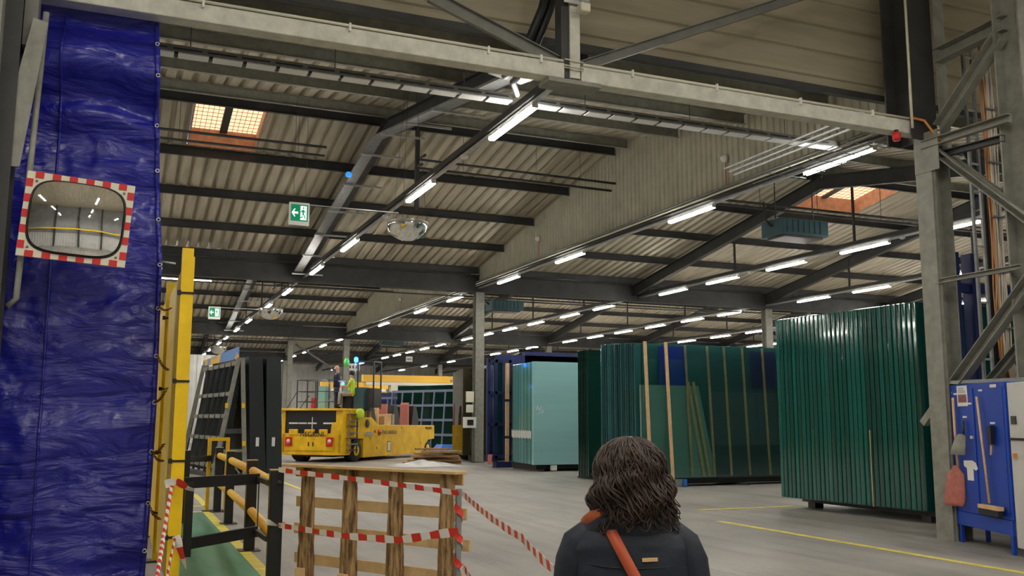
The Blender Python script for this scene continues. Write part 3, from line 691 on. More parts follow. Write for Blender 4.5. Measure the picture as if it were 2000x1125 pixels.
# A: big dark green stack behind laced column
n = 32; pl = []
for i in range(n):
    t_ = i / (n - 1)
    pl.append((12.15 - .25 * t_ + random.uniform(-.004, .004), 11.72 + (14.95 - 11.72) * t_, .2))
sheets((6.0, .096, 3.43), pl, 'gA', 'tall dark green glass sheet standing on edge in the wide stack beside the laced column', 'sheets of the wide dark green stack')
ra = thing('glass_rack', 'dark steel rack carrying the wide dark green glass stack', 'rack', (12.6, 13.3, 0))
for x in (12.45, 15.5, 17.8): MB().box(x, x + .14, 11.8, 15.1, .1, .19).build('skid', M['steel_d'], ra)
for x in (12.45, 15.5, 17.8):
    for y in (12.0, 14.8): MB().box(x - .03, x + .17, y - .1, y + .1, 0, .1).build('foot', M['steel_d'], ra)
MB().box(12.32, 12.42, 11.55, 11.65, 0, 1.5).build('upright', M['blue_d'], ra)
for (x_, y_, z_) in ((12.03, 14.2, .2),(12.05, 13.6, .2),(12.08,12.8,.2)):
    tag(MB().box(x_ - .015, x_ + .03, y_, y_ + .012, z_, z_ + 1.3).build('spacer_strip', M['wood_l']), 'thin wooden spacer between sheets of the wide dark green stack', 'spacer', 'spacers of the wide dark green stack')
# B: mid teal stack
yB = 20.6
sheets((5.5, .05, 3.42), [(12.06 - .03 * i + random.uniform(-.01, .01), yB + .26 + .062 * i, .2) for i in range(16)], 'gB', 'teal glass sheet on edge in the middle stack with wooden strips', 'sheets of the middle teal stack')
fr = MB().box(12.12, 17.7, yB, yB + .02, .2, 3.62).build('glass_sheet', M['pane']); tag(fr, 'clear front sheet of the middle stack, wooden strips visible through it', 'glass')
b = MB().prism([(12.15, yB + .12, .22), (14.35, yB + .12, .22), (13.9, yB + .16, 2.55), (12.15, yB + .16, 2.55)], (0, .02, 0))  # reflection of an opposite stack, modelled as an added sheet behind the pane
tag(b.build('glass_sheet', M['gT']), 'added pale teal sheet shaped as a reflection in the clear front sheet', 'glass')
b = MB().box(12.75, 13.6, yB + .2, yB + .22, 2.5, 3.55); tag(b.build('blue_sheet', mat('blue film', (.012, .03, .30), .4)), 'dark blue sheet showing through the middle glass stack', 'sheet')
b = MB().box(15.6, 16.4, yB + .2, yB + .22, 2.5, 3.5); tag(b.build('blue_sheet', M['blue_d']), 'second blue sheet showing through the far end of the middle stack', 'sheet')
for i, (xt, xb) in enumerate(((12.17, 12.28), (12.78, 12.92))):
    tag(MB().prism([(xt, yB - .03, 3.64), (xt + .09, yB - .03, 3.64), (xb + .09, yB - .03, .2), (xb, yB - .03, .2)], (0, .025, 0)).build('wood_strip', M['wood_l']), ('pale wooden strip at the corner of the middle stack', 'second pale wooden strip in front of the clear sheet')[i], 'wood strip')
for i, xt in enumerate((13.42, 14.1, 14.62, 15.2, 15.85, 16.5)):
    tag(MB().prism([(xt, yB + .05, 3.58), (xt + .06, yB + .05, 3.58), (xt + .2, yB + .05, .25), (xt + .14, yB + .05, .25)], (0, .025, 0)).build('wood_strip', M['wood']), 'wooden strip behind the clear sheet of the middle stack', 'wood strip', 'strips behind the clear sheet')
for i, xt in enumerate((13.5, 13.66)):  # leaning boards of the same reflection, modelled as added strips
    tag(MB().prism([(xt, yB + .08, 2.65), (xt + .08, yB + .08, 2.65), (xt + .5, yB + .08, .25), (xt + .42, yB + .08, .25)], (0, .02, 0)).build('wood_strip', M['wood']), 'added tilted strip shaped as a reflected board in the clear front sheet', 'wood strip', 'tilted strips of the reflection')
rb = thing('glass_rack', 'low black rack base under the middle teal stack', 'rack', (13, 21, 0))
MB().box(13.0, 17.6, 20.75, 21.6, .06, .19).build('base', M['black'], rb)
for x in (13.0, 15, 17.2): MB().box(x, x + .25, 20.6, 21.7, 0, .06).build('foot', M['steel_d'], rb)
MB().box(12.98, 13.22, 20.55, 20.7, 0, .19).build('end_block', M['galv_d'], rb); MB().box(13.24, 13.34, 20.52, 20.66, .02, .19).build('end_block', M['blue_o'], rb)
# C: deep green upright panes
sheets((2.4, .05, 3.62), [(12.35 + .01 * i, 24.0 + .12 * i, .05) for i in range(7)], 'gC', 'near-black green glass sheet in the narrow stack between teal and pale blue stacks', 'sheets of the narrow black-green stack')
rc = thing('glass_rack', 'low dark skid under the narrow black-green stack', 'rack', (13, 24.4, 0)); MB().box(12.45, 14.6, 23.95, 24.9, 0, .05).build('skid', M['black'], rc)
# D: pale blue stack
sheets((4.2, .09, 3.35), [(12.5 + .012 * i + random.uniform(-.01, .01), 28.3 + .112 * i, .22) for i in range(20)], 'gDe', 'pale blue-green glass sheet on edge in the stack beside the blue rack', 'sheets of the pale blue stack')
tag(MB().box(12.5, 16.7, 28.17, 28.29, .22, 3.57).build('glass_sheet', M['gD']), 'large pale blue front sheet with faint chalk marks', 'glass')
b = MB()
for (u, z, a) in ((12.62, 2.05, 20), (12.68, 2.02, -30), (12.74, 2.05, 25), (12.80, 1.98, -10), (12.72, 1.9, 70), (12.83, 1.93, 30)): b.obox((u, 28.16, z), (.012, .006, .16), (0, R(a), 0))
tag(b.build('chalk_mark', M['white']), 'white chalk scribble on the pale blue front sheet', 'marking')
for i in range(20):
    tag(MB().box(12.48 + .012 * i - .012, 12.48 + .012 * i + .002, 28.33 + .112 * i, 28.37 + .112 * i, 1.05 + .03 * (i % 3 == 1), 1.30 + .03 * (i % 2)).build('paper_label', M['paper']), 'white paper label on the edge of a pale blue sheet', 'label', 'edge labels of the pale blue stack')
rd = thing('glass_rack', 'low black rack base under the pale blue stack', 'rack', (13, 29, 0))
MB().box(12.7, 16.5, 28.4, 30.5, .06, .21).build('base', M['black'], rd)
for x in (12.75, 14.2, 16): MB().box(x, x + .2, 28.3, 30.5, 0, .06).build('foot', M['steel_d'], rd)
MB().box(13.15, 13.35, 28.2, 28.3, .03, .2).build('tag_plate', M['paper'], rd)
# E: blue rack
re_ = thing('blue_rack', 'tall blue steel rack with dark shelves beside the pale blue stack', 'rack', (12.5, 31.6, 0))
for (x, y) in ((12.12, 31.3), (12.42, 31.3), (12.95, 31.3), (12.62, 32.3), (13.1, 32.3)): MB().box(x - .05, x + .05, y - .05, y + .05, .2, 3.85).build('upright', M['blue_d'], re_)
for z in (.35, 1.5, 2.62, 3.75): MB().box(12.12, 13.0, 31.25, 31.35, z - .05, z + .05).build('cross_bar', M['blue_d'], re_)
for z in (.35, 1.5, 2.62): MB().box(12.55, 12.98, 31.4, 32.3, z, z + .03).build('shelf', M['blue_d'], re_)
MB().box(13.3, 20, 33.5, 33.6, 3.75, 4.15).build('top_beam', M['blue_d'], re_); MB().box(12.35, 13.05, 31.05, 31.4, 0, .2).build('foot', M['blue_d'], re_)
MB().box(12.5, 13.2, 32.3, 32.34, .2, 3.8).build('back_sheet', M['gC'], re_)
MB().tube([(12.3, 31.5, .2), (12.3, 31.5, 3.6)], .1, 10).build('drum', M['blue_d'], re_)
for (z0, z1) in ((.2, 1.0), (1.1, 2.3), (2.4, 3.68)):
    tag(MB().box(12.74, 12.86, 31.12, 31.22, z0, z1).build('wood_batten', M['wood_l']), 'orange-brown wooden batten strapped upright to the blue rack, %s length' % {.2: 'lowest', 1.1: 'middle', 2.4: 'topmost'}[z0], 'batten')
tag(MB().prism([(12.0, 31.0, .12), (12.16, 31.0, .12), (12.18, 31.02, .46), (12.02, 31.02, .46)], (0, .02, 0)).build('warning_tag', mat('pink red card', (.75, .22, .2), .6)), 'small red and white card at the foot of the blue rack', 'sign')
# F: smoked stack
sheets((4.0, .11, 3.5), [(12.85 + .045 * i, 36.0 + .20 * i, .25) for i in range(18)], 'gF', 'smoked amber-black glass sheet on edge in the stack behind the grey column', 'sheets of the smoked amber stack')
rf = thing('glass_rack', 'dark skid under the smoked amber stack', 'rack', (13, 38, 0))
for y in (36.1, 37.7, 39.2): MB().box(13.2, 17, y, y + .2, 0, .24).build('skid', M['steel_d'], rf)
# amber lower reflections: amber panel sheets nearer the pallet heap
sheets((.9, .07, 1.35), [(12.95 + .05 * i, 35.5 + .1 * i, .25) for i in range(4)], 'orange', 'low amber sheet in front of the smoked stack', 'low amber sheets') if False else None
# blue rack A (behind laced column)
rg = thing('blue_rack', 'dark blue steel rack standing behind the laced column', 'rack', (12.6, 11.2, 0))
for x in (12.5, 12.9): MB().box(x - .07, x + .07, 11.15, 11.35, 0, 4.4).build('upright', M['blue_d'], rg)
MB().box(12.4, 15.0, 11.2, 11.3, 3.75, 3.9).build('cross_bar', M['blue_d'], rg); MB().box(12.4, 15, 11.2, 11.3, 1.5, 1.6).build('cross_bar', M['blue_d'], rg)
MB().box(14.3, 14.44, 11.15, 11.35, 0, 4.4).build('upright', M['blue_d'], rg)

# H: A-frame rack with slate packs on the left
hk = thing('frame_rack', 'grey steel A-frame glass rack with barred side', 'rack', (3.6, 31, 0))
def HP(u, w, z): # u along length 0 near..1 far ; w offset in x
    return (3.45 - .62 * u + w, 28.6 + 4.6 * u, z)
lean = lambda z: .32 * (z / 3.4)      # side face leans toward +x as it rises
for z in (.3, 1.1, 1.75, 2.4, 3.3):
    MB().bar(HP(0, -.75 + lean(z) * 1.6, z), HP(1, -.75 + lean(z) * 1.6, z), .05, .12).build('cross_bar', M['steel_g'], hk)
for i in range(7):
    u = i / 6
    MB().bar(HP(u, -.75, .1), HP(u, -.75 + lean(3.3) * 1.6, 3.35), .05, .07).build('slat_bar', M['steel_d'], hk)
for w0, w1 in ((-.85, -.25), (.05, -.15)):
    MB().bar(HP(0, w0, 0), HP(0, w1, 3.45), .12, .12, up=(0, 1, 0)).build('leg', M['steel_g'], hk)
    MB().bar(HP(1, w0, 0), HP(1, w1, 3.45), .12, .12, up=(0, 1, 0)).build('leg', M['steel_g'], hk)
MB().bar(HP(0, -.7, .75), HP(0, .05, .75), .08, .08).build('tie_bar', M['steel_g'], hk); MB().bar(HP(0, -.6, 1.3), HP(0, -.1, 1.32), .1, .14).build('tie_bar', M['steel_d'], hk)
MB().bar(HP(0, -.1, .1), HP(0, -.6, .75), .05, .05).build('tie_bar', M['steel_g'], hk)
MB().bar(HP(0, -.85, .06), HP(1, -.85, .06), .25, .1).build('base_rail', M['steel_d'], hk); MB().bar(HP(0, .05, .06), HP(1, .05, .06), .25, .1).build('base_rail', M['steel_d'], hk)
for w, z in ((-.55, 2.05), (-.08, 2.05), (-.02, .95)): 
    MB().obox(Vector(HP(0, w, z)) + Vector((0, -.07, 0)), (.09, .02, .14)).build('yellow_tag', M['yellow'], hk)
for i in range(5):
    o = MB().prism([HP(.08, -.60 + .04 * i, .12), HP(.95, -.60 + .04 * i, .12), HP(.95, -.22 + .04 * i, 3.3), HP(.08, -.22 + .04 * i, 3.3)], (.025, 0, 0)).build('slate_sheet', M['gK'])
    tag(o, 'dark sheet leaning inside the barred A-frame rack', 'sheet', 'dark sheets inside the A-frame rack')
for j in range(2):
    b = MB(); w0 = .12 + .46 * j
    b.prism([HP(0, w0 + .08, .08), HP(0, w0 + .53, .08), HP(0, w0 + .39 - .09 * (1 - j), 3.5), HP(0, w0 - .04 - .05 * (1 - j), 3.5)], Vector(HP(1, 0, 0)) - Vector(HP(0, 0, 0)))
    o = thing('slate_pack', ('thick dark slate-coloured glass pack against the A-frame legs', 'outer thick dark slate-coloured glass pack on the A-frame')[j], 'glass', HP(0, w0, 0))
    fixn(b.build('pack', M['gK'], o)); MB().obox(Vector(HP(0, w0 + .25, 1.0)) + Vector((0, -.012, 0)), (.09, .015, .26)).build('white_label', M['paper'], o)
tb = MB().prism([HP(0, -.28, 3.42), HP(1, -.28, 3.42), HP(1, -.28, 3.6), HP(0, -.28, 3.78)], (.03, 0, 0)); ban = tb.build('banner', mat('printed banner', (.16, .30, .62), .5, var=1, vs=.6, col2=(.85, .5, .08), thr=(.45, .5))); tag(ban, 'blue and yellow printed banner along the top of the A-frame rack', 'banner')

# ------------------------------------------------------------------ truck
TA = R(48); W1 = Vector((8.77, 37.22)); U = Vector((math.cos(TA), math.sin(TA)))
TO = W1 - U * 1.1
tr = thing('glass_transporter', 'yellow low glass transporter vehicle parked in the aisle', 'vehicle', (TO.x, TO.y, 0), TA)
TM = tr.matrix_basis.copy()
def tl(b): b.v = [tuple(TM @ Vector(v)) for v in b.v]; return b
def tbx(x0, x1, y0, y1, z0, z1, n, m_, par=None, bv=0):
    o = tl(MB().box(x0, x1, y0, y1, z0, z1)).build(n, M[m_], par or tr)
    if bv: bevel(o, bv)
    return o
W = 2.7
# local: x=0 front (towards camera), grows to the rear; y=0 side facing camera-right, y=W other side
# front cab shell
cab_b = MB()
cab_b.prism([(0.02, 0, .35), (0.02, 0, 1.02), (.0, 0, 1.02), (0, 0, .35)], (0, W, 0))
cab = tl(MB().box(0, .06, 0, W, .34, 1.12)).build('front_panel', M['yellow_t'], tr); bevel(cab, .02)
tbx(-.04, .0, .35, W - .25, .45, .98, 'engine_door', 'yellow_t', bv=.01)
for y in (1.22, 1.42): tbx(-.07, -.04, y, y + .03, .62, .78, 'door_handle', 'black')
tbx(-.03, .7, 0, W, .28, .36, 'bumper', 'yellow_t', bv=.02)
tbx(.0, .72, -.02, .14, .36, 2.0, 'side_pillar', 'yellow_t'); tbx(.72, 1.75, -.02, .14, 1.6, 2.0, 'side_pillar', 'yellow_t')
o = tl(MB().prism([(-.005, .14, 1.1), (-.005, .50, 1.1), (-.005, .44, 1.55), (-.005, .14, 1.55)], (.06, 0, 0))).build('corner_panel', M['yellow_t'], tr)
tbx(-.01, .06, .14, .26, 1.55, 2.0, 'corner_post', 'yellow_t')
tbx(.0, .12, W - .14, W, .36, 2.02, 'side_pillar', 'yellow_t'); tbx(.12, 1.6, W - .06, W, .36, 2.0, 'side_panel', 'yellow_t')
tbx(-.12, 1.7, -.04, W + .06, 2.0, 2.09, 'roof', 'yellow_t', bv=.02); tbx(1.7, 2.6, -.04, 1.2, 2.0, 2.085, 'platform', 'steel_d')
for x in (2.1, 2.5): tbx(x, x + .06, .1, .16, 1.5, 2.0, 'platform_leg', 'yellow_t')
tbx(.05, .08, .14, W - .12, 1.08, 2.0, 'windscreen', 'black'); tbx(.5, .56, .2, W - .1, 1.0, 2.0, 'cab_back', 'black')
tbx(.03, .05, 1.33, 1.36, 1.15, 1.75, 'wiper_post', 'cream')
for (a, b_) in ((.45, .85), (1.15, 1.55), (1.6, 1.95), (1.98, 2.4)): tbx(.035, .05, a, b_, 1.48, 1.54, 'light_strip', 'lampw')
for (a, b_) in ((.62, 1.0), (1.2, 1.65), (1.95, 2.35)): tbx(-.05, .04, a, b_, 1.04, 1.28, 'hood_bump', 'yellow_t', bv=.03)
for y in (.48, 2.32):
    lp = tbx(-.1, -.02, y - .13, y + .16, .62, .98, 'lamp_cluster', 'red', bv=.02)
    tl(MB().lathe((-.12, y, .82), [(.001, -.02), (.07, 0), (.09, .04), (.001, .05)], 12, 'x')).build('headlamp', M['lampw'], tr)
    tl(MB().lathe((-.12, y + .05, .70), [(.001, -.01), (.05, 0), (.06, .04), (.001, .05)], 12, 'x')).build('indicator', M['lampr'], tr)
# mirror arm
tl(MB().tube([(-.05, W + .05, 1.75), (-.15, W + .12, 2.2), (-.15, W + .1, 2.75)], .02, 6)).build('mirror_arm', M['black'], tr)
tbx(-.24, -.15, W - .02, W + .16, 2.6, 2.95, 'wing_mirror', 'black', bv=.02)
# main body side (long girder)
side = [(1.75, .12), (1.95, .12), (8.9, .30), (9.15, .62), (9.3, .62), (9.3, 1.38), (2.9, 1.48), (2.35, 1.72), (1.75, 1.72)]
side = [(1.75, .14), (7.5, .16), (7.75, .55), (8.1, .75), (8.75, .78), (8.75, 1.40), (3.0, 1.45), (2.45, 1.75), (1.75, 1.75)]
for yy in (0, W - .5):
    b = MB().prism([(x, yy, z) for x, z in side], (0, .5, 0)); o = tl(b).build('side_girder', M['yellow_t'], tr); fixn(o); bevel(o, .015)
tbx(.15, 1.75, -.01, .35, .9, 1.72, 'step_housing', 'yellow_t')
tbx(1.75, 7.6, .5, W - .5, .55, .75, 'load_floor', 'steel_d')
tbx(8.4, 8.75, .5, W - .5, .8, 1.38, 'rear_beam', 'yellow_t')
tbx(1.6, 2.0, .45, W - .45, .5, 1.75, 'bulkhead', 'yellow_t')
tl(MB().lathe((2.05, -.005, 1.5), [(.001, -.02), (.17, -.02), (.17, .02), (.001, .02)], 20, 'y')).build('round_cap', M['steel_d'], tr)
tl(MB().lathe((2.72, -.005, 1.18), [(.001, -.015), (.06, -.015), (.06, .015), (.001, .015)], 14, 'y')).build('round_cap', M['red'], tr)
tbx(1.85, 2.45, -.06, 0, 1.02, 1.16, 'step_shelf', 'galv')
tbx(3.9, 4.15, -.012, 0, .35, .72, 'notice_plate', 'paper'); tbx(3.87, 4.18, -.008, 0, .32, .75, 'notice_border', 'black')
for (x, z) in ((2.3, .85), (2.9, .45), (7.2, .55), (5.2, 1.25), (1.2, .5)): tbx(x, x + .05, -.012, 0, z, z + .1, 'hatch_dot', 'wood_d')
# wheels
def wheel(x, y, r, w):
    wh = tl(MB().lathe((x, y, r), [(.001, 0), (r * .55, 0), (r * .6, .02), (r * .93, 0), (r, .06), (r, w - .06), (r * .93, w), (r * .5, w), (.001, w)], 28, 'y')).build('wheel', M['rubber'], tr)
    tl(MB().lathe((x, y - .005, r), [(.001, -.01), (r * .45, -.01), (r * .5, .02), (.001, .03)], 20, 'y')).build('hub', M['yellow_t'], wh)
for (x, y, r, w) in ((1.15, -.02, .44, .36), (1.15, W - .34, .44, .36), (8.05, .02, .36, .32), (8.05, W - .34, .36, .32), (.65, 1.9, .32, .3)): wheel(x, y, r, w)
tbx(.3, 1.7, .5, 2.3, .2, .5, 'undercarriage', 'black'); tbx(1.0, 1.3, .3, 2.4, .35, .55, 'axle', 'steel_d'); 
# ladder
la = tbx(.28, .33, -.16, -.12, .35, 2.0, 'ladder', 'wood_d'); tl(MB().box(.93, .98, -.16, -.12, .35, 2.0)).build('rail', M['steel_d'], la)
for i in range(7): tl(MB().box(.3, .96, -.2, -.06, .45 + .23 * i, .5 + .23 * i)).build('rung', M['galv_d' if i % 2 else 'steel_d'], la)
# walkway railings and operator station on roof
rl = tbx(.0, .04, 2.04, 2.08, 2.09, 3.2, 'railing', 'steel_d')
for (x, y) in ((0.02, 1.6), (.02, 1.15), (.02, .62), (1.4, 2.06), (1.4, 1.15)): tl(MB().box(x - .02, x + .02, y - .02, y + .02, 2.09, 3.2)).build('post', M['steel_d'], rl)
for z in (2.35, 2.75, 3.2):
    tl(MB().bar((.02, .25, z), (.02, 2.06, z), .03, .03)).build('rail', M['steel_d'], rl); tl(MB().bar((.02, 2.06, z), (1.4, 2.06, z), .03, .03)).build('rail', M['steel_d'], rl)
tl(MB().bar((.02, 2.5, 2.1), (.02, 2.06, 2.75), .025, .025)).build('brace', M['steel_d'], rl); tl(MB().bar((.02, 1.9, 2.1), (.02, 1.5, 2.6), .025, .025)).build('brace', M['steel_d'], rl)
tl(MB().tube([(-.05, 1.1, 3.18), (-.05, .7, 3.18), (-.05, .55, 3.05), (-.05, .52, 2.5), (-.05, .6, 2.36), (-.05, 1.1, 2.34)], .025, 7)).build('hoop', M['galv_d'], rl)
op = tbx(1.5, 2.1, -.1, .35, 2.09, 2.95, 'operator_station', 'steel_d'); op.data.materials[0] = M['heater']
tl(MB().box(1.75, 2.35, -.45, .1, 2.14, 2.92)).build('control_box', M['steel_d'], op)
for (x, y) in ((1.72, -.42), (1.72, .3), (2.4, -.4)): tl(MB().box(x - .025, x + .025, y - .025, y + .025, 2.09, 4.0)).build('frame_post', M['black'], op)
for (a, b_) in (((1.72, -.42), (1.72, .3)), ((1.72, -.42), (2.4, -.4))): tl(MB().bar((*a, 4.0), (*b_, 4.0), .05, .05)).build('frame_bar', M['black'], op)
tbx(1.2, 1.6, 1.5, 1.8, 2.09, 3.0, 'grey_tank', 'gD'); tbx(1.5, 1.9, .45, .85, 2.09, 2.6, 'driver_seat', 'black')
tl(MB().tube([(1.5, .3, 2.9), (1.5, .3, 4.0)], .02, 6)).build('beacon_mast', M['galv'], tr)
tl(MB().lathe((1.5, .28, 3.98), [(.001, 0), (.07, 0), (.08, .05), (.08, .15), (.04, .2), (.001, .2)], 14)).build('blue_beacon', M['bluel'], tr)
tl(MB().lathe((1.5, .72, 3.8), [(.001, 0), (.08, .02), (.12, .13), (.12, .2), (.06, .34), (.001, .36)], 14)).build('green_dome', M['helmet'], tr)
tl(MB().lathe((1.3, .75, 3.05), [(.001, 0), (.05, 0), (.05, .08), (.001, .1)], 12)).build('blue_lamp', M['bluel'], tr)
# text
def text(s, size, loc, rz, m_, par, name='lettering', rx=R(90)):
    cu = bpy.data.curves.new(name, 'FONT'); cu.body = s; cu.size = size; cu.extrude = .004; cu.align_x = 'LEFT'; cu.materials.append(M[m_])
    tmp = bpy.data.objects.new('tmp', cu); me = bpy.data.meshes.new_from_object(tmp); bpy.data.objects.remove(tmp)
    o = bpy.data.objects.new(name, me); C.objects.link(o); o.parent = par; o.location = loc; o.rotation_euler = (rx, 0, rz); return o
tx = text('NEGRINI', .27, (-.06, 1.83, 1.0), R(-90), 'black', tr); tx.scale = (1.02, 1, 1)
text('ITALCARRELLI', .22, (3.35, -.012, 1.06), 0, 'wood_d', tr); text('PTN.220.3', .17, (7.7, -.012, 1.22), 0, 'black', tr)
lg = tl(MB().lathe((3.12, -.004, 1.13), [(.001, -.008), (.14, -.008), (.14, .0), (.001, .0)], 20, 'y')).build('logo', M['red'], tr)
tl(MB().box(3.08, 3.28, -.016, -.004, 1.08, 1.14)).build('logo_stripe', M['black'], lg)
# load
def tload(name, lab, cat, poly, y0, y1, m_, grp=None):
    o = thing(name, lab, cat, tuple(TM @ Vector((poly[0][0], y0, poly[0][1]))), TA, grp)
    fixn(tl(MB().prism([(x, y0, z) for x, z in poly], (0, y1 - y0, 0))).build('block', M[m_], o)); return o
for i, x in enumerate((3.2, 5.5, 7.5)):
    tload('support_wedge', ('black wedge support on the transporter, nearest its cab', 'black wedge support on the transporter beside the crate', 'black wedge support at the rear of the transporter')[i], 'support', [(x, 1.4), (x + .75, 1.4), (x + .72, 1.75), (x + .45, 2.3), (x + .2, 2.3)], .6, .9, 'black')
    tload('support_board', ('reddish upright board on the transporter, nearest its cab', 'pale upright board on the transporter beside the crate', 'reddish upright board at the rear of the transporter')[i], 'board', [(x - .12 + (1.2 if i == 0 else -.3 if i == 1 else -.1), 1.4), (x + .02 + (1.2 if i == 0 else -.3 if i == 1 else -.1), 1.4), (x + .0 + (1.2 if i == 0 else -.3 if i == 1 else -.1), 2.35 + .1 * (i == 2)), (x - .12 + (1.2 if i == 0 else -.3 if i == 1 else -.1), 2.35)], .7, 1.1, ('wood_l', 'redw', 'redw')[i])
ck = tload('wrapped_crate', 'brown film-wrapped crate riding on the transporter', 'crate', [(4.55, 1.42), (5.45, 1.42), (5.45, 1.85), (5.3, 1.92), (4.7, 1.88), (4.55, 1.8)], .5, 1.3, 'wood')
o = tl(MB().prism([(5.2, .48, 1.42), (5.45, .48, 1.42), (5.45, .48, 1.9), (5.22, .48, 1.9)], (0, -.01, 0))).build('film', M['film'], ck)
bk = thing('rucksack', 'hi-vis yellow rucksack hanging on the transporter ladder', 'bag', tuple(TM @ Vector((.9, -.25, 1.7))))
tl(MB().lathe((.95, -.25, 1.68), [(.001, 0), (.14, .02), (.18, .15), (.17, .3), (.1, .4), (.001, .42)], 12)).build('body', M['hiviz'], bk)
tl(MB().box(1.08, 1.16, -.28, -.12, 1.7, 2.05)).build('strap', M['black'], bk)

# ------------------------------------------------------------------ figures
def figure(name, label, loc, rz, J, E, mats, scale=1):
    """skinned body: J joints {name:(x,y,z,r)}, E edges"""
    root = thing(name, label, 'person', loc, rz)
    names = list(J); me = bpy.data.meshes.new('body'); me.from_pydata([J[n_][:3] for n_ in names], [(names.index(a), names.index(b)) for a, b in E], [])
    me.materials.append(mats)
    o = bpy.data.objects.new('body', me); C.objects.link(o); o.parent = root
    m = o.modifiers.new('skin', 'SKIN'); m.use_smooth_shade = True
    for i, n_ in enumerate(names):
        r = J[n_][3]; o.data.skin_vertices[0].data[i].radius = (r, r) if not isinstance(r, tuple) else r
        o.data.skin_vertices[0].data[i].use_root = (i == 0)
    s = o.modifiers.new('sub', 'SUBSURF'); s.levels = 1; s.render_levels = 2
    root.scale = (scale,) * 3
    return root, o
BE = [('pel', 'wai'), ('wai', 'che'), ('che', 'nec'), ('nec', 'hd0'), ('hd0', 'hd1'), ('che', 'shl'), ('shl', 'ell'), ('ell', 'wrl'), ('wrl', 'hal'), ('che', 'shr'), ('shr', 'elr'), ('elr', 'wrr'), ('wrr', 'har'),
      ('pel', 'hil'), ('hil', 'knl'), ('knl', 'anl'), ('anl', 'tol'), ('pel', 'hir'), ('hir', 'knr'), ('knr', 'anr'), ('anr', 'tor')]
def seated():
    return {'pel': (0, 0, .52, .14), 'wai': (0, -.02, .72, .13), 'che': (0, 0, .95, .14), 'nec': (0, .02, 1.12, .055), 'hd0': (0, .04, 1.2, .08), 'hd1': (0, .04, 1.3, .085),
            'shl': (-.19, 0, 1.03, .06), 'ell': (-.22, .12, .78, .045), 'wrl': (-.15, .36, .8, .035), 'hal': (-.13, .44, .8, .03), 'shr': (.19, 0, 1.03, .06), 'elr': (.22, .12, .78, .045), 'wrr': (.15, .36, .8, .035), 'har': (.13, .44, .8, .03),
            'hil': (-.1, .05, .5, .09), 'knl': (-.11, .46, .52, .065), 'anl': (-.11, .48, .08, .045), 'tol': (-.11, .62, .03, .04), 'hir': (.1, .05, .5, .09), 'knr': (.11, .46, .52, .065), 'anr': (.11, .48, .08, .045), 'tor': (.11, .62, .03, .04)}
def standing():
    return {'pel': (0, 0, .92, .13), 'wai': (0, 0, 1.08, .12), 'che': (0, 0, 1.3, .14), 'nec': (0, .01, 1.47, .055), 'hd0': (0, .02, 1.54, .08), 'hd1': (0, .02, 1.65, .085),
            'shl': (-.19, 0, 1.38, .06), 'ell': (-.25, .1, 1.12, .045), 'wrl': (-.2, .32, 1.1, .035), 'hal': (-.18, .4, 1.1, .03), 'shr': (.19, 0, 1.38, .06), 'elr': (.25, .1, 1.12, .045), 'wrr': (.2, .32, 1.1, .035), 'har': (.18, .4, 1.1, .03),
            'hil': (-.1, 0, .85, .09), 'knl': (-.1, .02, .48, .065), 'anl': (-.1, 0, .08, .045), 'tol': (-.1, .13, .03, .04), 'hir': (.1, 0, .85, .09), 'knr': (.1, .02, .48, .065), 'anr': (.1, 0, .08, .045), 'tor': (.1, .13, .03, .04)}
def ell(b, c, r, n=12, m=8, f=None):
    rings = []
    for i in range(m + 1):
        t = math.pi * i / m; rr = max(math.sin(t), .02)
        rings.append([Vector(c) + Vector((r[0] * rr * math.cos(2 * math.pi * k / n), r[1] * rr * math.sin(2 * math.pi * k / n), -r[2] * math.cos(t))) for k in range(n)])
    b.loft(rings); return b
def operator(loc, rz, label, J, top, leg, seat, hairm):
    rt, bd = figure('person', label, loc, rz, J, BE, M['skin'])
    P_ = {k: Vector(v[:3]) for k, v in J.items()}; Mx = Matrix.Translation(Vector(loc)) @ Matrix.Rotation(rz, 4, 'Z')
    def wl(b): b.v = [tuple(Mx @ Vector(v)) for v in b.v]; return b
    b = MB(); pz, cz, nz = P_['pel'].z, P_['che'].z, P_['nec'].z
    rings = []
    for z, w, d in ((pz - .06, .17, .14), (pz + .1, .165, .135), (cz - .1, .18, .14), (cz + .06, .21, .13), (nz - .06, .15, .10), (nz + .0, .07, .07)):
        rings.append([(w * math.cos(a * math.pi / 8), d * math.sin(a * math.pi / 8) + .0, z) for a in range(16)])
    b.loft(rings)
    for s in 'lr': b.tube([P_['sh' + s], (P_['sh' + s] + P_['el' + s]) / 2, P_['el' + s]], [.07, .065, .058], 10)
    wl(b).build('vest', M[top], rt)
    b = MB()
    for s in 'lr': b.tube([P_['hi' + s], (P_['hi' + s] + P_['kn' + s]) / 2, P_['kn' + s], P_['kn' + s] * .5 + P_['an' + s] * .5, P_['an' + s]], [.11, .1, .082, .072, .065], 10)
    wl(b).build('trousers', M[leg], rt)
    for s in 'lr': b = MB(); ell(b, P_['an' + s] * .4 + P_['to' + s] * .6 + Vector((0, 0, .01)), (.05, .12, .05)); wl(b).build('shoe', M['black'], rt)
    b = MB(); ell(b, P_['hd1'] + Vector((0, -.025, .015)), (.095, .105, .095)); wl(b).build('hair', M[hairm], rt)
    b = MB(); ell(b, P_['hd0'] + Vector((0, .095, .05)), (.014, .02, .02)); wl(b).build('nose', M['skin'], rt)
seatpos = TM @ Vector((1.45, .42, 2.20))
operator(tuple(seatpos), R(67), 'person in hi-vis vest and grey trousers seated at the transporter controls', seated(), 'hiviz', 'greyt', True, 'navy2')
stp = TM @ Vector((1.45, 1.12, 2.09))
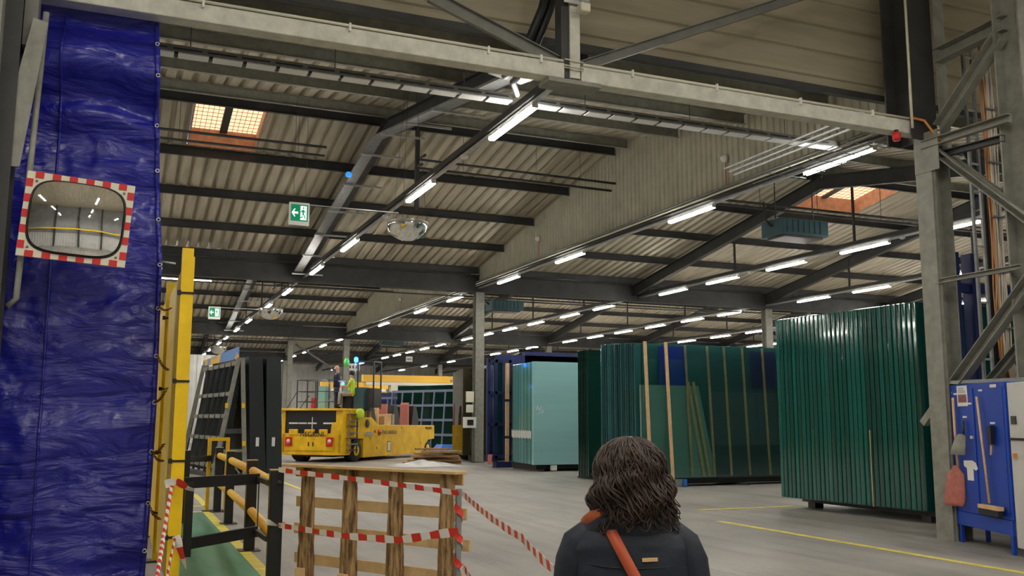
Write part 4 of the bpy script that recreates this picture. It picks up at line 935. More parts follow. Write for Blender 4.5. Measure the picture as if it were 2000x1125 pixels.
operator(tuple(stp), R(-110), 'person in dark navy top standing on the transporter platform', standing(), 'navy2', 'navy2', False, 'skin')

# ------------------------------------------------------------------ woman seen from behind
wx, wy, wr = 1.70, 2.98, R(-27)
J = {'pel': (0, 0, .86, .13), 'wai': (0, 0, 1.0, .115), 'che': (0, 0, 1.18, .12), 'nec': (0, .01, 1.33, .05), 'hd0': (0, .02, 1.40, .066), 'hd1': (0, .015, 1.49, .078),
     'shl': (-.165, 0, 1.245, .052), 'ell': (-.215, .02, .98, .042), 'wrl': (-.20, .14, .80, .028), 'hal': (-.19, .18, .75, .024), 'shr': (.165, 0, 1.245, .052), 'elr': (.215, .02, .98, .042), 'wrr': (.20, .14, .80, .028), 'har': (.19, .18, .75, .024),
     'hil': (-.09, 0, .80, .095), 'knl': (-.09, .03, .45, .062), 'anl': (-.09, 0, .09, .042), 'tol': (-.09, .13, .035, .038), 'hir': (.09, 0, .80, .095), 'knr': (.09, .01, .45, .062), 'anr': (.09, -.02, .09, .042), 'tor': (.09, .11, .035, .038)}
J2 = dict(J); E2 = list(BE)
for s, sx in (('l', -1), ('r', 1)):     # fingers
    hx, hy, hz, _ = J['ha' + s]
    for f in range(4):
        J2[f'f{s}{f}'] = (hx - sx * .004 + (f - 1.5) * .004, hy + (f - 1.5) * .018, hz - .05, .008); J2[f'g{s}{f}'] = (hx - sx * .02, hy + (f - 1.5) * .017 + .008, hz - .085 + abs(f - 1.4) * .008, .007)
        E2 += [('ha' + s, f'f{s}{f}'), (f'f{s}{f}', f'g{s}{f}')]
    J2[f't{s}'] = (hx - sx * .03, hy + .035, hz - .02, .009); J2[f'u{s}'] = (hx - sx * .035, hy + .05, hz - .05, .008); E2 += [('ha' + s, f't{s}'), (f't{s}', f'u{s}')]
wo, wbody = figure('person', 'person with dark wavy hair and navy jacket seen from behind, rust bag strap', (wx, wy, 0), wr, J2, E2, M['skin'])
WM = Matrix.Translation((wx, wy, 0)) @ Matrix.Rotation(wr, 4, 'Z')
def wl(b): b.v = [tuple(WM @ Vector(v)) for v in b.v]; return b
def ring(z, w, d, cy=0, n=40, p=2.4, jit=0, seed=0):
    out = []
    for a in range(n):
        t = 2 * math.pi * a / n; c, s = math.cos(t), math.sin(t)
        x = w * math.copysign(abs(c) ** (2 / p), c); y = d * math.copysign(abs(s) ** (2 / p), s)
        if jit:
            k = noise.noise(Vector((x * 9, y * 9, z * 14 + seed))) * jit; x *= 1 + k; y *= 1 + k
        out.append((x, y + cy, z))
    return out
b = MB(); rings = []
prof = [(.62, .225, .15, 0), (.64, .235, .16, 0), (.74, .23, .158, 0), (.86, .215, .148, 0), (.98, .205, .14, 0), (1.08, .205, .14, 0), (1.14, .207, .138, 0), (1.19, .207, .134, 0), (1.225, .202, .128, 0), (1.255, .188, .117, 0), (1.28, .162, .104, .002), (1.30, .13, .092, .005), (1.315, .10, .085, .008)]
for i in range(len(prof) - 1):
    for j in range(3):
        t = j / 3; q = [prof[i][k] * (1 - t) + prof[i + 1][k] * t for k in range(4)]
        rings.append(ring(q[0], q[1], q[2], q[3], jit=.06 if q[0] < 1.22 else .02))
rings.append(ring(1.315, .10, .085, .008)); b.loft(rings); jk = wl(b).build('jacket', M['navy'], wo)
for s in (-1, 1):
    b = MB(); pts = [(.10, 0, 1.255), (.14, 0, 1.245), (.178, 0, 1.215), (.198, .0, 1.16), (.215, .005, 1.07), (.222, .02, .98), (.218, .06, .91), (.21, .12, .83), (.207, .135, .80)]
    rs = [.045, .062, .068, .068, .066, .064, .058, .052, .05]
    rr = []
    b.tube([(s * x, y, z) for x, y, z in pts], rs, 18)
    b.v = [(x * (1 + .03 * noise.noise(Vector((x * 20, y * 20, z * 30)))), y + .006 * noise.noise(Vector((x * 25, y * 9, z * 40))), z) for x, y, z in b.v]
    wl(b).build('sleeve', M['navy'], wo)
b = MB(); rr = []
for z, w, d, cy in ((1.26, .172, .112, -.004), (1.285, .165, .116, -.006), (1.315, .15, .118, -.01), (1.338, .138, .112, -.012), (1.335, .118, .092, -.006), (1.29, .105, .08, 0)):
    rr.append(ring(z, w, d, cy, p=2.1, jit=.05, seed=3))
b.loft(rr, caps=False); wl(b).build('collar', M['navy'], wo)
# yoke seam
b = MB(); pts = []
for i in range(25):
    t = -1 + 2 * i / 24; x = t * .19; pts.append((x, -.002 - .137 * (1 - abs(t * .99) ** 2.4) ** (1 / 2.4) - .0015, 1.155 + .012 * t * t))
b.tube(pts, .0025, 5); wl(b).build('yoke_seam', M['black'], wo)
tl2 = wl(MB().obox((.055, -.1415, 1.185), (.052, .004, .012), (R(3), R(-3), 0))).build('back_label', M['wood'], wo)
# scarf
b = MB(); b.tube([(-.10, -.085, 1.335), (-.13, -.05, 1.315), (-.15, .0, 1.29), (-.15, .05, 1.27), (-.10, .11, 1.25), (0, .125, 1.24), (.09, .10, 1.28), (.10, .03, 1.33)], [.018, .026, .03, .03, .03, .03, .025, .02], 10); wl(b).build('scarf', M['scarf'], wo)
# trousers, shoes
b = MB()
for s in (-1, 1): b.tube([(s * .09, 0, .86), (s * .09, .02, .62), (s * .09, .02, .45), (s * .09, .0, .25), (s * .09, -.01, .08)], [.115, .10, .08, .07, .065], 14)
wl(b).build('trousers', M['black'], wo)
for s in (-1, 1):
    b = MB(); ell(b, (s * .09, .06, .05), (.048, .13, .05)); wl(b).build('shoe', M['black'], wo)
# face
b = MB(); ell(b, (0, .105, 1.455), (.012, .022, .022)); wl(b).build('nose', M['skin'], wo)
for s in (-1, 1):
    b = MB(); ell(b, (s * .032, .088, 1.475), (.013, .01, .009)); wl(b).build('eye', M['white'], wo)
    b = MB(); ell(b, (s * .081, .015, 1.46), (.012, .022, .032)); wl(b).build('ear', M['skin'], wo)
b = MB(); ell(b, (0, .092, 1.418), (.026, .01, .008)); wl(b).build('mouth', M['redw'], wo)
# hair: volume plus wavy locks
random.seed(11)
def hsurf(el, az, k=1):
    """point on the hair volume for elevation el (down to about -75 deg mapped to length) and azimuth az"""
    if el > 0: r = .118 * math.cos(el); z = 1.472 + .122 * math.sin(el)
    else:
        t = min(1.2, -el / R(75)); r = .118 + .016 * math.sin(t * 2.8) + .010 * math.sin(t * 7 + az * 3); z = 1.472 - .165 * t
    r *= k * (1 + .06 * noise.noise(Vector((math.cos(az) * 2.2, math.sin(az) * 2.2, z * 14))))
    return Vector((r * math.cos(az), r * math.sin(az) - .016, z))
b = MB(); rr = []
for i in range(27):
    el = R(88) - R(172) * i / 26
    rr.append([WM @ hsurf(el, 2 * math.pi * a / 40, .97 if el > R(-70) else .85) for a in range(40)])
b.loft(rr)
for i in range(620):
    az0 = random.uniform(R(140), R(400)) if i % 5 else random.uniform(0, R(360))
    e0 = random.choice((R(85), R(70), R(50), R(25), R(0))); ph = random.uniform(0, 6.3); fr = random.uniform(5, 9); am = random.uniform(.08, .26)
    ln = random.uniform(R(60), R(110)); k = random.uniform(.97, 1.09); r = random.uniform(.0022, .0052); n_ = 16; pts = []
    for q in range(n_):
        t = q / (n_ - 1); el = e0 - ln * t
        if el < R(-84): break
        face = abs(math.sin(az0) - 1) < .35 and el < R(35)
        if face: break
        p = hsurf(el, az0 + am * math.sin(fr * t + ph) * (.4 + t), k + .05 * math.sin(fr * 1.3 * t + ph)); pts.append(WM @ p)
    if len(pts) < 4: continue
    n2 = len(pts); b2 = MB().tube(pts, [r * (.35 + .65 * math.sin(math.pi * (q + .5) / n2)) for q in range(n2)], 5); b.add(b2.v, b2.f, True)
for i in range(150):   # loose curls at the ends
    az = random.choice((random.uniform(R(-30), R(10)), random.uniform(R(175), R(215)), random.uniform(R(200), R(335)))); z0 = random.uniform(1.325, 1.41)
    out = random.uniform(.02, .055) if math.cos(az) > .6 else random.uniform(.008, .028); tw = random.uniform(-.5, .5); pts = []; r = random.uniform(.002, .0045)
    for q in range(10):
        t = q / 9; rad = .118 + out * math.sin(t * 2.7); pts.append(WM @ Vector((rad * math.cos(az + t * tw), rad * math.sin(az + t * tw) - .016, z0 - .05 * math.sin(t * 2.9) + .022 * t * math.sin(i))))
    b2 = MB().tube(pts, [r * (1 - .7 * q / 9) for q in range(10)], 5); b.add(b2.v, b2.f, True)
b.build('hair', M['hair'], wo)
# shoulder bag: strap across the back
sb = thing('shoulder_bag', 'rust leather shoulder bag with strap crossing the navy jacket', 'bag', (wx, wy, .75), wr)
def bk_y(x, z):
    z_ = min(max(z, .62), 1.31)
    for i in range(len(prof) - 1):
        if prof[i][0] <= z_ <= prof[i + 1][0]:
            t = (z_ - prof[i][0]) / (prof[i + 1][0] - prof[i][0]); w = prof[i][1] * (1 - t) + prof[i + 1][1] * t; d = prof[i][2] * (1 - t) + prof[i + 1][2] * t; break
    return -d * max(.05, 1 - min(.99, abs(x / w)) ** 2.4) ** (1 / 2.4) - .008
b = MB(); L_, R_ = [], []
for i in range(22):
    t = i / 21; z = 1.318 - t * .50; x = -.098 + t * .27
    for side, lst in ((-1, L_), (1, R_)):
        xx = x + side * .017; yy = bk_y(xx, z + side * .006); lst.append((xx, yy, z + side * .008))
b.loft([[l, r_] for l, r_ in zip(L_, R_)], caps=False, close=False); o = wl(b).build('strap', M['strap'], sb); so = o.modifiers.new('s', 'SOLIDIFY'); so.thickness = .004
b = MB().tube([(-.098, -.085, 1.322), (-.105, -.03, 1.325), (-.11, .04, 1.31), (-.09, .12, 1.24), (0, .16, 1.1), (.14, .15, .95), (.2, .1, .85)], .01, 6); wl(b).build('front_strap', M['strap'], sb)
zb = 1.318 - .62 * .50; xb = -.098 + .62 * .27
b = MB(); yb = bk_y(xb, zb) - .004
for (p, q) in (((-.024, .014), (.024, .022)), ((-.024, -.014), (.024, -.006)), ((-.024, -.014), (-.024, .014)), ((.024, -.006), (.024, .022))): b.bar((xb + p[0], yb, zb - .03 + p[1]), (xb + q[0], yb, zb - .03 + q[1]), .004, .004)
wl(b).build('buckle', M['metal'], sb)
o = wl(MB().box(.205, .30, -.16, .12, .58, .82)).build('bag_body', M['strap'], sb); bevel(o, .02)

# ------------------------------------------------------------------ tarpaulin, column, mirror at the left
def sst(t):
    t = min(1, max(0, t)); return t * t * (3 - 2 * t)
def ty(x, z): 
    v = Vector((x * 1.0, 0, z * 1.0)); q = Vector((x * .9 + z * .8, 0, (z - x * .5) * 2.2))
    return .07 * noise.noise(v * 1.2) + .05 * noise.noise(q) + .02 * noise.noise(v * 5) + .008 * noise.noise(v * 13) + (-.40 * sst((z - 4.86 + .05 * math.sin(x * 4)) / .36) * sst((5.8 - z) / .45) if z > 4.5 else 0) + (-.10 * math.exp(-((z - 4.72 + .1 * math.sin(x * 3)) / .13) ** 2) if z > 4 else 0) + .02 * abs(noise.noise(q * 1.7))
b = MB(); nx, nz = 70, 240; rr = []
for j in range(nz + 1):
    z = .02 + 6.0 * j / nz; xr = .34 + .02 * math.sin(z) - (.16 if z > 5.9 else .16 * max(0, (z - 3.3) / 2.6)); row = []
    for i in range(nx + 1):
        x = -1.75 + (xr + 1.75) * i / nx; row.append((x, 10.46 + ty(x, z), z))
    rr.append(row)
b.loft(rr, caps=False, close=False)
tp = thing('blue_tarpaulin', 'tall wrinkled blue tarpaulin curtain hanging from the gantry', 'tarpaulin', (-.7, 10.3, 0))
b.build('sheet', M['tarp'], tp)
def xr_(z): return .34 + .02 * math.sin(z) - (.16 * max(0, (z - 3.3) / 2.6))
b = MB(); b.loft([[(xr_(z) - .05, 10.43 + ty(xr_(z) - .05, z), z), (xr_(z) + .002, 10.43 + ty(xr_(z), z), z)] for z in [.05 + .05 * i for i in range(118)]], caps=False, close=False)
o = b.build('edge_hem', M['tarp'], tp); so = o.modifiers.new('s', 'SOLIDIFY'); so.thickness = .006
b = MB(); b.loft([[(-.715 - .005 * z, 10.435 + ty(-.72, z), z), (-.69 - .005 * z, 10.435 + ty(-.69, z), z)] for z in [.05 + .05 * i for i in range(118)]], caps=False, close=False)
o = b.build('seam', M['tarp'], tp); so = o.modifiers.new('s', 'SOLIDIFY'); so.thickness = .008
EYE = [.33, .80, 1.32, 1.82, 2.30, 2.80, 3.26, 3.75, 4.27, 4.75, 5.18, 5.6]
for z in EYE:
    x = xr_(z) - .022
    b = MB(); pts = [(x + .018 * math.cos(a * math.pi / 6), 10.415 + ty(x, z), z + .018 * math.sin(a * math.pi / 6)) for a in range(13)]; b.tube(pts, .006, 6); b.build('eyelet', M['metal'], tp)
# steel column assembly at the left
cL = thing('steel_column', 'dark green-grey steel column beside the blue tarpaulin', 'column', (-1.3, 9.9, 0), kind='structure')
MB().ibeam((-1.28, 9.78, 0), (-1.28, 9.78, 11), .46, .36, .03, up=(0, 1, 0)).build('shaft', M['steel_d'], cL)
MB().box(-1.26, -1.20, 9.4, 9.6, 3.9, 8).build('side_flange', M['steel_g'], cL)
MB().box(-1.05, -.93, 9.7, 9.9, 5.2, 6.4).build('bracket', M['steel'], cL)
b = MB().prism([(-.96, 9.62, 5.45), (-.83, 9.62, 5.42), (-.98, 9.62, 3.98), (-1.2, 9.62, 3.98)], (0, .02, 0)); tag(b.build('hanging_strap', M['steel_g']), 'worn grey flat steel plate hanging beside the column', 'plate')
tag(MB().tube([(-1.18, 9.5, 3.95), (-1.22, 9.4, 3.6), (-1.32, 9.4, 3.2)], .015, 6).build('rope_end', M['cream']), 'pale rope below the hanging steel plate', 'rope')
mr = thing('traffic_mirror', 'rectangular convex traffic mirror with red and white checked frame', 'mirror', (-.47, 9.6, 2.7))
mx0, mx1, mz0, mz1 = -.985, -.045, 3.11, 3.92
def mp(u, v, d=0):  # tilted plane: top-left corner higher
    return (mx0 + (mx1 - mx0) * u, 9.58 - d + .02 * (1 - v), mz0 + (mz1 - mz0) * v + .0 * u)
b = MB(); b.box(mx0, mx1, 9.60, 9.63, mz0, mz1); bevel(b.build('backing', M['cream'], mr), .006)
nxs, nzs = 13, 11; wdt = .06
for i in range(nxs):
    u0, u1 = mx0 + (mx1 - mx0) * i / nxs, mx0 + (mx1 - mx0) * (i + 1) / nxs
    if i % 2:
        for (z0, z1) in ((mz1 - wdt, mz1), (mz0, mz0 + wdt)): MB().box(u0, u1, 9.594, 9.60, z0, z1).build('red_block', M['red'], mr)
for i in range(1, nzs - 1):
    z0, z1 = mz0 + (mz1 - mz0) * i / nzs, mz0 + (mz1 - mz0) * (i + 1) / nzs
    if i % 2:
        for (a, c) in ((mx0, mx0 + wdt), (mx1 - wdt, mx1)): MB().box(a, c, 9.594, 9.60, z0, z1).build('red_block', M['red'], mr)
b = MB(); rr = []
cx, cz = (mx0 + mx1) / 2, (mz0 + mz1) / 2; hw, hh = .398, .335
NR = 14
for j in range(NR + 1):
    s = 1 - j / NR * .999; row = []
    for a in range(48):
        t = 2 * math.pi * a / 48; c, q = math.cos(t), math.sin(t); p = 4 + 0 * s
        x = hw * s * math.copysign(abs(c) ** (2 / p), c); z = hh * s * math.copysign(abs(q) ** (2 / p), q)
        row.append((cx + x, 9.592 - .07 * (1 - (x / hw) ** 2 * .55 - (z / hh) ** 2 * .45), cz + z))
    rr.append(row)
b.loft(rr, caps=False); b.f.append(tuple(len(b.v) - 48 + k for k in range(48))); b.sm.append(True); fixn(b.build('mirror_face', M['mirror'], mr))
b = MB(); rr = []
for s, d in ((1.0, 0), (1.03, .012), (1.06, 0)):
    row = []
    for a in range(48):
        t = 2 * math.pi * a / 48; c, q = math.cos(t), math.sin(t)
        row.append((cx + hw * s * math.copysign(abs(c) ** .5, c), 9.596 - d, cz + hh * s * math.copysign(abs(q) ** .5, q)))
    rr.append(row)
b.loft(rr, caps=False); b.build('gasket', M['black'], mr)
for (x, z) in ((mx0 + .09, mz1 - .09), (mx1 - .09, mz1 - .09), (mx0 + .09, mz0 + .09), (mx1 - .09, mz0 + .09)): MB().lathe((x, 9.592, z), [(.001, -.004), (.012, -.004), (.012, .006), (.001, .006)], 10, 'y').build('bolt', M['galv_d'], mr)
mr.rotation_euler = (0, R(3.6), 0); mr.matrix_basis = Matrix.Translation((-.47, 9.6, 2.7)) @ Matrix.Rotation(R(3.6), 4, 'Y')
MB().tube([(-.86, 9.70, 5.55), (-.93, 9.70, 2.75), (-1.0, 9.72, 2.68)], .028, 10).build('pole', M['steel_g'], mr)
# small perspective tilt of the sign in its plane is given by the view itself

# ------------------------------------------------------------------ yellow posts
YP = [(.60, 9.56), (.57, 12.06), (.59, 14.61)]
for i, (x, y) in enumerate(YP):
    t = thing('yellow_post', ('tall yellow box post nearest the viewer beside the walkway', 'tall yellow box post standing second behind the first', 'tall yellow box post third along the tarpaulin')[i], 'post', (x, y, 0))
    MB().box(x - .11, x - .005, y - .06, y + .06, 0, 3.3).build('post', M['yellow'], t)
    MB().box(x - .005, x + .008, y - .05, y + .12, 0, 3.22).build('edge_flange', M['yellow'], t)
    MB().box(x - .2, x + .1, y - .12, y + .12, 0, .02).build('base_plate', M['steel_d'], t)
    for z in (.55, 1.25, 2.0, 2.85):
        MB().box(x - .118, x + .014, y - .07, y + .07, z, z + .02).build('strap', M['black'], t)
        MB().box(x - .14, x - .105, y - .09, y - .05, z - .012, z + .032).build('ratchet', M['black'], t)
for i in range(2):
    (xa, ya), (xb, yb) = YP[i], YP[i + 1]
    t = thing('guard_fence', ('yellow barred guard panel between the first two yellow posts', 'yellow barred guard panel between the second and third yellow posts')[i], 'panel', (xa, ya, 0))
    MB().box(xa - .105, xa - .085, ya + .1, yb - .1, .15, 3.1).build('sheet', M['yellow'], t)
    for j in range(7): MB().box(xa - .08, xa - .07, ya + .08, yb - .08, .4 + .42 * j, .43 + .42 * j).build('bar', M['yellow'], t)
    MB().tube([(xa - .06, ya + .3, .2), (xa - .06, ya + .3, 3.0)], .01, 5).build('wire', M['steel_d'], t)
# chains from eyelets to first post
def chain(p, q, lab, sag=.05):
    b = MB(); p = Vector(p); q = Vector(q); n_ = int((q - p).length / .045)
    for i in range(n_):
        t = (i + .5) / n_; c = p.lerp(q, t) + Vector((0, 0, -sag * math.sin(math.pi * t))); d = (q - p).normalized()
        up = Vector((0, 0, 1)) if i % 2 else Vector((0, 1, 0)); a = d.cross(up).normalized(); pts = []
        for k in range(9):
            w = 2 * math.pi * k / 8; pts.append(c + d * .028 * math.cos(w) + a * .012 * math.sin(w))
        b.tube(pts, .004, 5)
    return tag(b.build('steel_chain', mat('rusty chain', (.16, .07, .03), .6, .5)), lab, 'chain')
for i, (za, zb) in enumerate(((2.80, 2.72), (2.30, 2.12), (1.82, 1.95), (1.32, 1.42), (1.32, 1.26), (.80, .72))):
    chain((xr_(za) - .02, 10.25, za), (.42, 9.6, zb - .12 * (9.6 / 10.2 - .94)), ('rusty chain tying the tarpaulin to the yellow post, highest one', 'rusty chain tying tarpaulin to post, second from the top', 'rusty chain tying tarpaulin to post, rising steeply above the tape knot', 'rusty chain tying tarpaulin to post, upper of the forked pair', 'rusty chain tying tarpaulin to post, lower of the forked pair', 'rusty chain tying tarpaulin to post, lowest one')[i], .03)
tag(MB().tube([(xr_(3.26) - .02, 10.25, 3.27), (.43, 9.62, 3.16)], .01, 6).build('pale_cord', M['white']), 'pale cord from the tarpaulin eyelet to the yellow post top', 'cord')

# ------------------------------------------------------------------ pedestrian barrier
def bpost(x, y, h, lab, grp=None):
    t = thing('barrier_post', lab, 'post', (x, y, 0), 0, grp)
    bevel(MB().box(x - .065, x + .065, y - .065, y + .065, .01, h).build('post', M['black'], t), .012)
    MB().box(x - .066, x + .066, y - .066, y + .066, h, h + .008).build('cap', M['wood'], t)
    MB().box(x - .13, x + .13, y - .13, y + .13, 0, .012).build('base_plate', M['steel_d'], t)
    return t
P0, P1, P2, P3 = (1.50, 9.72), (1.63, 12.6), (1.72, 15.9), (1.74, 18.0)
o = bpost(*P0, 1.15, 'black barrier post nearest the viewer with tape knots')
MB().lathe((1.52, 9.65, 1.03), [(.001, -.01), (.025, -.01), (.025, .01), (.001, .01)], 12, 'y').build('socket', M['steel_d'], o)
bpost(*P1, 1.13, 'black barrier post second along the walkway'); bpost(*P2, 1.14, 'black barrier post third along the walkway'); bpost(*P3, 1.14, 'black barrier post inside the yellow hoop')
names_ = ['between the first and second black posts', 'between the second and third black posts', 'beyond the third black post']
for i, (a, c) in enumerate(((P0, P1), (P1, P2), (P2, P3))):
    for z, hn in ((1.0, 'upper'), (.50, 'lower')):
        A = Vector((a[0] - .0, a[1] + .09, z)); Bq = Vector((c[0], c[1] - .09, z))
        o = MB().tube([A, A.lerp(Bq, .02), A.lerp(Bq, .98), Bq], [.045, .055, .055, .045], 18).build('barrier_rail', M['yellow_p']); tag(o, hn + ' yellow tubular barrier rail ' + names_[i], 'rail')
hp = thing('yellow_hoop', 'yellow flat steel hoop guard around the last barrier post', 'guard', (1.78, 18.2, 0))
for x in (1.58, 1.90): MB().box(x - .03, x + .03, 18.12, 18.24, .02, 1.26).build('leg', M['yellow_p'], hp)
MB().box(1.55, 1.93, 18.12, 18.24, 1.26, 1.32).build('top_bar', M['yellow_p'], hp); MB().box(1.5, 1.98, 18.05, 18.3, 0, .02).build('base_plate', M['steel_d'], hp)
# gate
gt = thing('swing_gate', 'black swing gate standing open across the green walkway', 'gate', (1.42, 9.85, .15))
gA, gB = Vector((1.40, 10.15, 0)), Vector((.66, 9.95, 0))
def gp2(t, z): return tuple(gA.lerp(gB, t) + Vector((0, 0, z)))
gA = Vector((1.43, 10.5, 0)); gB = Vector((.64, 10.05, 0))
MB().bar(gp2(0, 1.02), gp2(1, 1.02), .05, .11).build('top_bar', M['black'], gt); MB().bar(gp2(0, .47), gp2(1, .42), .05, .11).build('bottom_bar', M['black'], gt)
MB().bar(gp2(.92, .30), gp2(.92, 1.03), .08, .09, up=(0, 1, 0)).build('stile', M['black'], gt); MB().bar(gp2(-.01, .47), gp2(-.01, 1.02), .012, .012, up=(0, 1, 0)).build('stile', M['steel_d'], gt)
for z in (1.02, .47):
    MB().bar(gp2(0, z), (1.45, 9.8, z), .05, .05).build('hinge', M['steel_d'], gt)
    MB().obox(Vector(gp2(-.08, z)) + Vector((.0, -.05, 0)), (.05, .03, .07)).build('latch_tag', M['yellow' if z > 1 else 'copper'], gt)
# second barrier farther at left, black cross rail
b2 = thing('crowd_barrier', 'black post and rail barrier beyond the swing gate', 'barrier', (1.2, 16.3, 0))
MB().box(.98, 1.12, 16.2, 16.34, 0, 1.15).build('post', M['black'], b2); MB().box(.75, .85, 17.2, 17.3, 0, 1.15).build('post', M['black'], b2); MB().bar((.8, 17.2, .95), (1.62, 18.1, .95), .06, .1).build('rail', M['black'], b2)
MB().tube([(.78, 17.1, 1.1), (.78, 17.0, 1.1)], .09, 12).build('rail_end', M['yellow_p'], b2); MB().tube([(.78, 17.1, .6), (.78, 17.0, .6)], .08, 12).build('rail_end', M['cream'], b2)

# ------------------------------------------------------------------ wooden pallet on edge
pa = Vector((1.60, 9.55, 0)); pb = Vector((2.70, 7.70, 0)); pd = (pb - pa).normalized(); pn = Vector((-pd.y, pd.x, 0))
if pn.y < 0: pn = -pn
pt = thing('wooden_pallet', 'pale wooden pallet standing on edge behind the barrier tape', 'pallet', (2.2, 8.6, 0), math.atan2(pd.y, pd.x))
PL = (pb - pa).length
def pp(u, n_, z): return pa + pd * u + pn * n_ + Vector((0, 0, z))
def board(u0, u1, n0, n1, z0, z1, nm, m_):
    vs = [pp(u, n_, z) for z in (z0, z1) for n_ in (n0, n1) for u in (u0, u1)]
    o = MB().add(vs, [(0, 2, 3, 1), (4, 5, 7, 6), (0, 1, 5, 4), (2, 6, 7, 3), (0, 4, 6, 2), (1, 3, 7, 5)]).build(nm, M[m_], pt); fixn(o); return bevel(o, .004)
board(-.06, PL + .03, -.05, .10, 1.19, 1.215, 'top_board', 'wood')
for i, (z, m_) in enumerate(((1.09, 'wood'), (.80, 'wood'), (.54, 'wood'), (.26, 'wood'), (.02, 'wood'))):
    board(-.03 + .02 * (i % 2), PL - .02 + .04 * (i % 3), .10, .122, z, z + .10, 'slat', m_)
for i, u in enumerate((.21, .80, 1.39, PL - .15)):
    rr = []
    for j in range(14):
        z = .01 + (1.18) * j / 13; w = .085 - .035 * j / 13 + .006 * noise.noise(Vector((i * 7, j * .9, 0)))
        rr.append([pp(u + w * cx_ + .008 * noise.noise(Vector((i, j * .7, cx_))), .05 + .045 * cn + .01 * noise.noise(Vector((i * 3, j * .8, cn * 3))), z) for cx_, cn in ((-1, -.7), (-.4, -1), (.4, -1), (1, -.7), (1, 1), (-1, 1))])
    MB().loft(rr, sm=False).build('stringer', M['bark'], pt)
    board(u - .06, u + .07, -.03, -.005, .10, .24, 'block', 'wood_l')
board(.0, PL, -.045, -.0, .07, .10, 'bottom_board', 'wood')

# tape pole
tpole = thing('tape_pole', 'thin grey steel pole holding the barrier tapes beside the pallet', 'pole', (2.70, 7.55, 0))
MB().box(2.645, 2.685, 7.53, 7.57, 0, 1.08).build('pole', M['galv_d'], tpole); MB().box(2.56, 2.78, 7.42, 7.64, 0, .02).build('base_plate', M['steel_d'], tpole)
# ------------------------------------------------------------------ tapes
def tape(pts, w, m_, name, lab, n_=40, twist=0, sag=0, tube_r=None, w2=None):
    pts = [Vector(p) for p in pts]; seg = [0]
    for i in range(1, len(pts)): seg.append(seg[-1] + (pts[i] - pts[i - 1]).length)
    T = seg[-1]; P_ = []
    for i in range(n_ + 1):
        s = T * i / n_
        for j in range(1, len(pts)):
            if s <= seg[j] + 1e-6: break
        t = (s - seg[j - 1]) / max(1e-6, seg[j] - seg[j - 1]); p = pts[j - 1].lerp(pts[j], t)
        p.z -= sag * 4 * t * (1 - t); P_.append(p)
    vs, fs, us = [], [], []
    if tube_r:
        b = MB().tube(P_, [tube_r * (1 + .25 * math.sin(i * 1.9)) for i in range(len(P_))], 7); vs, fs = b.v, b.f; nn = 7
        u = [T * (i // nn) / n_ + .02 * (i % nn) / nn * 3 for i in range(len(vs))]
    else:
        for i, p in enumerate(P_):
            d = (P_[min(i + 1, n_)] - P_[max(i - 1, 0)]).normalized(); s_ = Vector((0, 0, 1)) - d * d.z; s_.normalize()
            a = twist * i / n_; s_ = Matrix.Rotation(a, 3, d) @ s_
            ww = w + ((w2 or w) - w) * i / n_
            ww *= 1 + .12 * math.sin(i * .7)
            vs += [p - s_ * ww / 2, p + s_ * ww / 2]
        fs = [(2 * i, 2 * i + 1, 2 * i + 3, 2 * i + 2) for i in range(n_)]; u = [T * (i // 2) / n_ for i in range(len(vs))]
    me = bpy.data.meshes.new(name); me.from_pydata([tuple(v) for v in vs], [], fs); uvl = me.uv_layers.new(name='UVMap')
    for l in me.loops: uvl.data[l.index].uv = (u[l.vertex_index], 0)
    me.materials.append(M[m_]); o = bpy.data.objects.new(name, me); C.objects.link(o)
    if not tube_r: so = o.modifiers.new('s', 'SOLIDIFY'); so.thickness = .0015
    return tag(o, lab, 'tape')
q0 = Vector((1.50, 9.60, 1.16)); qp = Vector((2.65, 7.50, 1.05))
tape([q0, pp(.15, -.07, 1.145), pp(1.2, -.07, 1.10), qp], .045, 'tape', 'barrier_tape', 'red and white tape running along the pallet top to the pole', 60, .3)
tape([(1.52, 9.62, .62), pp(.9, -.12, .60), pp(1.6, -.12, .615), (2.65, 7.50, .74)], .045, 'tape', 'barrier_tape', 'red and white tape crossing the middle of the pallet', 60, .2, w2=.07)
tape([(2.69, 7.50, 1.04), (2.15, 5.0, .99), (1.72, 3.45, 1.0)], .05, 'tape', 'barrier_tape', 'red and white tape stretching from the pole toward the person', 60, .15, .02)
tape([(2.69, 7.50, .46), (2.45, 6.2, .36), (2.2, 5.0, .10)], .055, 'tape', 'barrier_tape', 'red and white tape falling from the foot of the pole', 40, .8)
b = []
for i in range(46):
    t = i / 45; b.append((2.665 + .035 * math.cos(t * 18), 7.55 + .04 * math.sin(t * 18), 1.06 - .62 * t))
tape(b, .05, 'tape_s', 'barrier_tape', 'red and white tape wound around the thin grey pole', 90)
tape([(.50, 9.46, 1.04), (.44, 9.2, .62), (.36, 8.6, .18), (.3, 8.2, .02)], .03, 'rope', 'twisted_tape', 'twisted red and white tape rope tied to the yellow post', 70, tube_r=.019)
tape([(.55, 9.42, .56), (.50, 9.3, .3), (.47, 9.2, .03)], .03, 'rope', 'twisted_tape', 'shorter twisted tape hanging low on the yellow post', 40, tube_r=.012)
tape([(.44, 9.45, 1.05), (.54, 9.42, 1.08), (.64, 9.44, 1.01), (.70, 9.44, .99)], .07, 'tape', 'tape_knot', 'red and white tape knot with loose end on the yellow post', 20, 1.2)
tape([(.56, 9.42, .58), (.60, 9.42, .46), (.66, 9.42, .28)], .07, 'tape', 'tape_end', 'loose red and white tape end fluttering low on the yellow post', 14, 1.5)
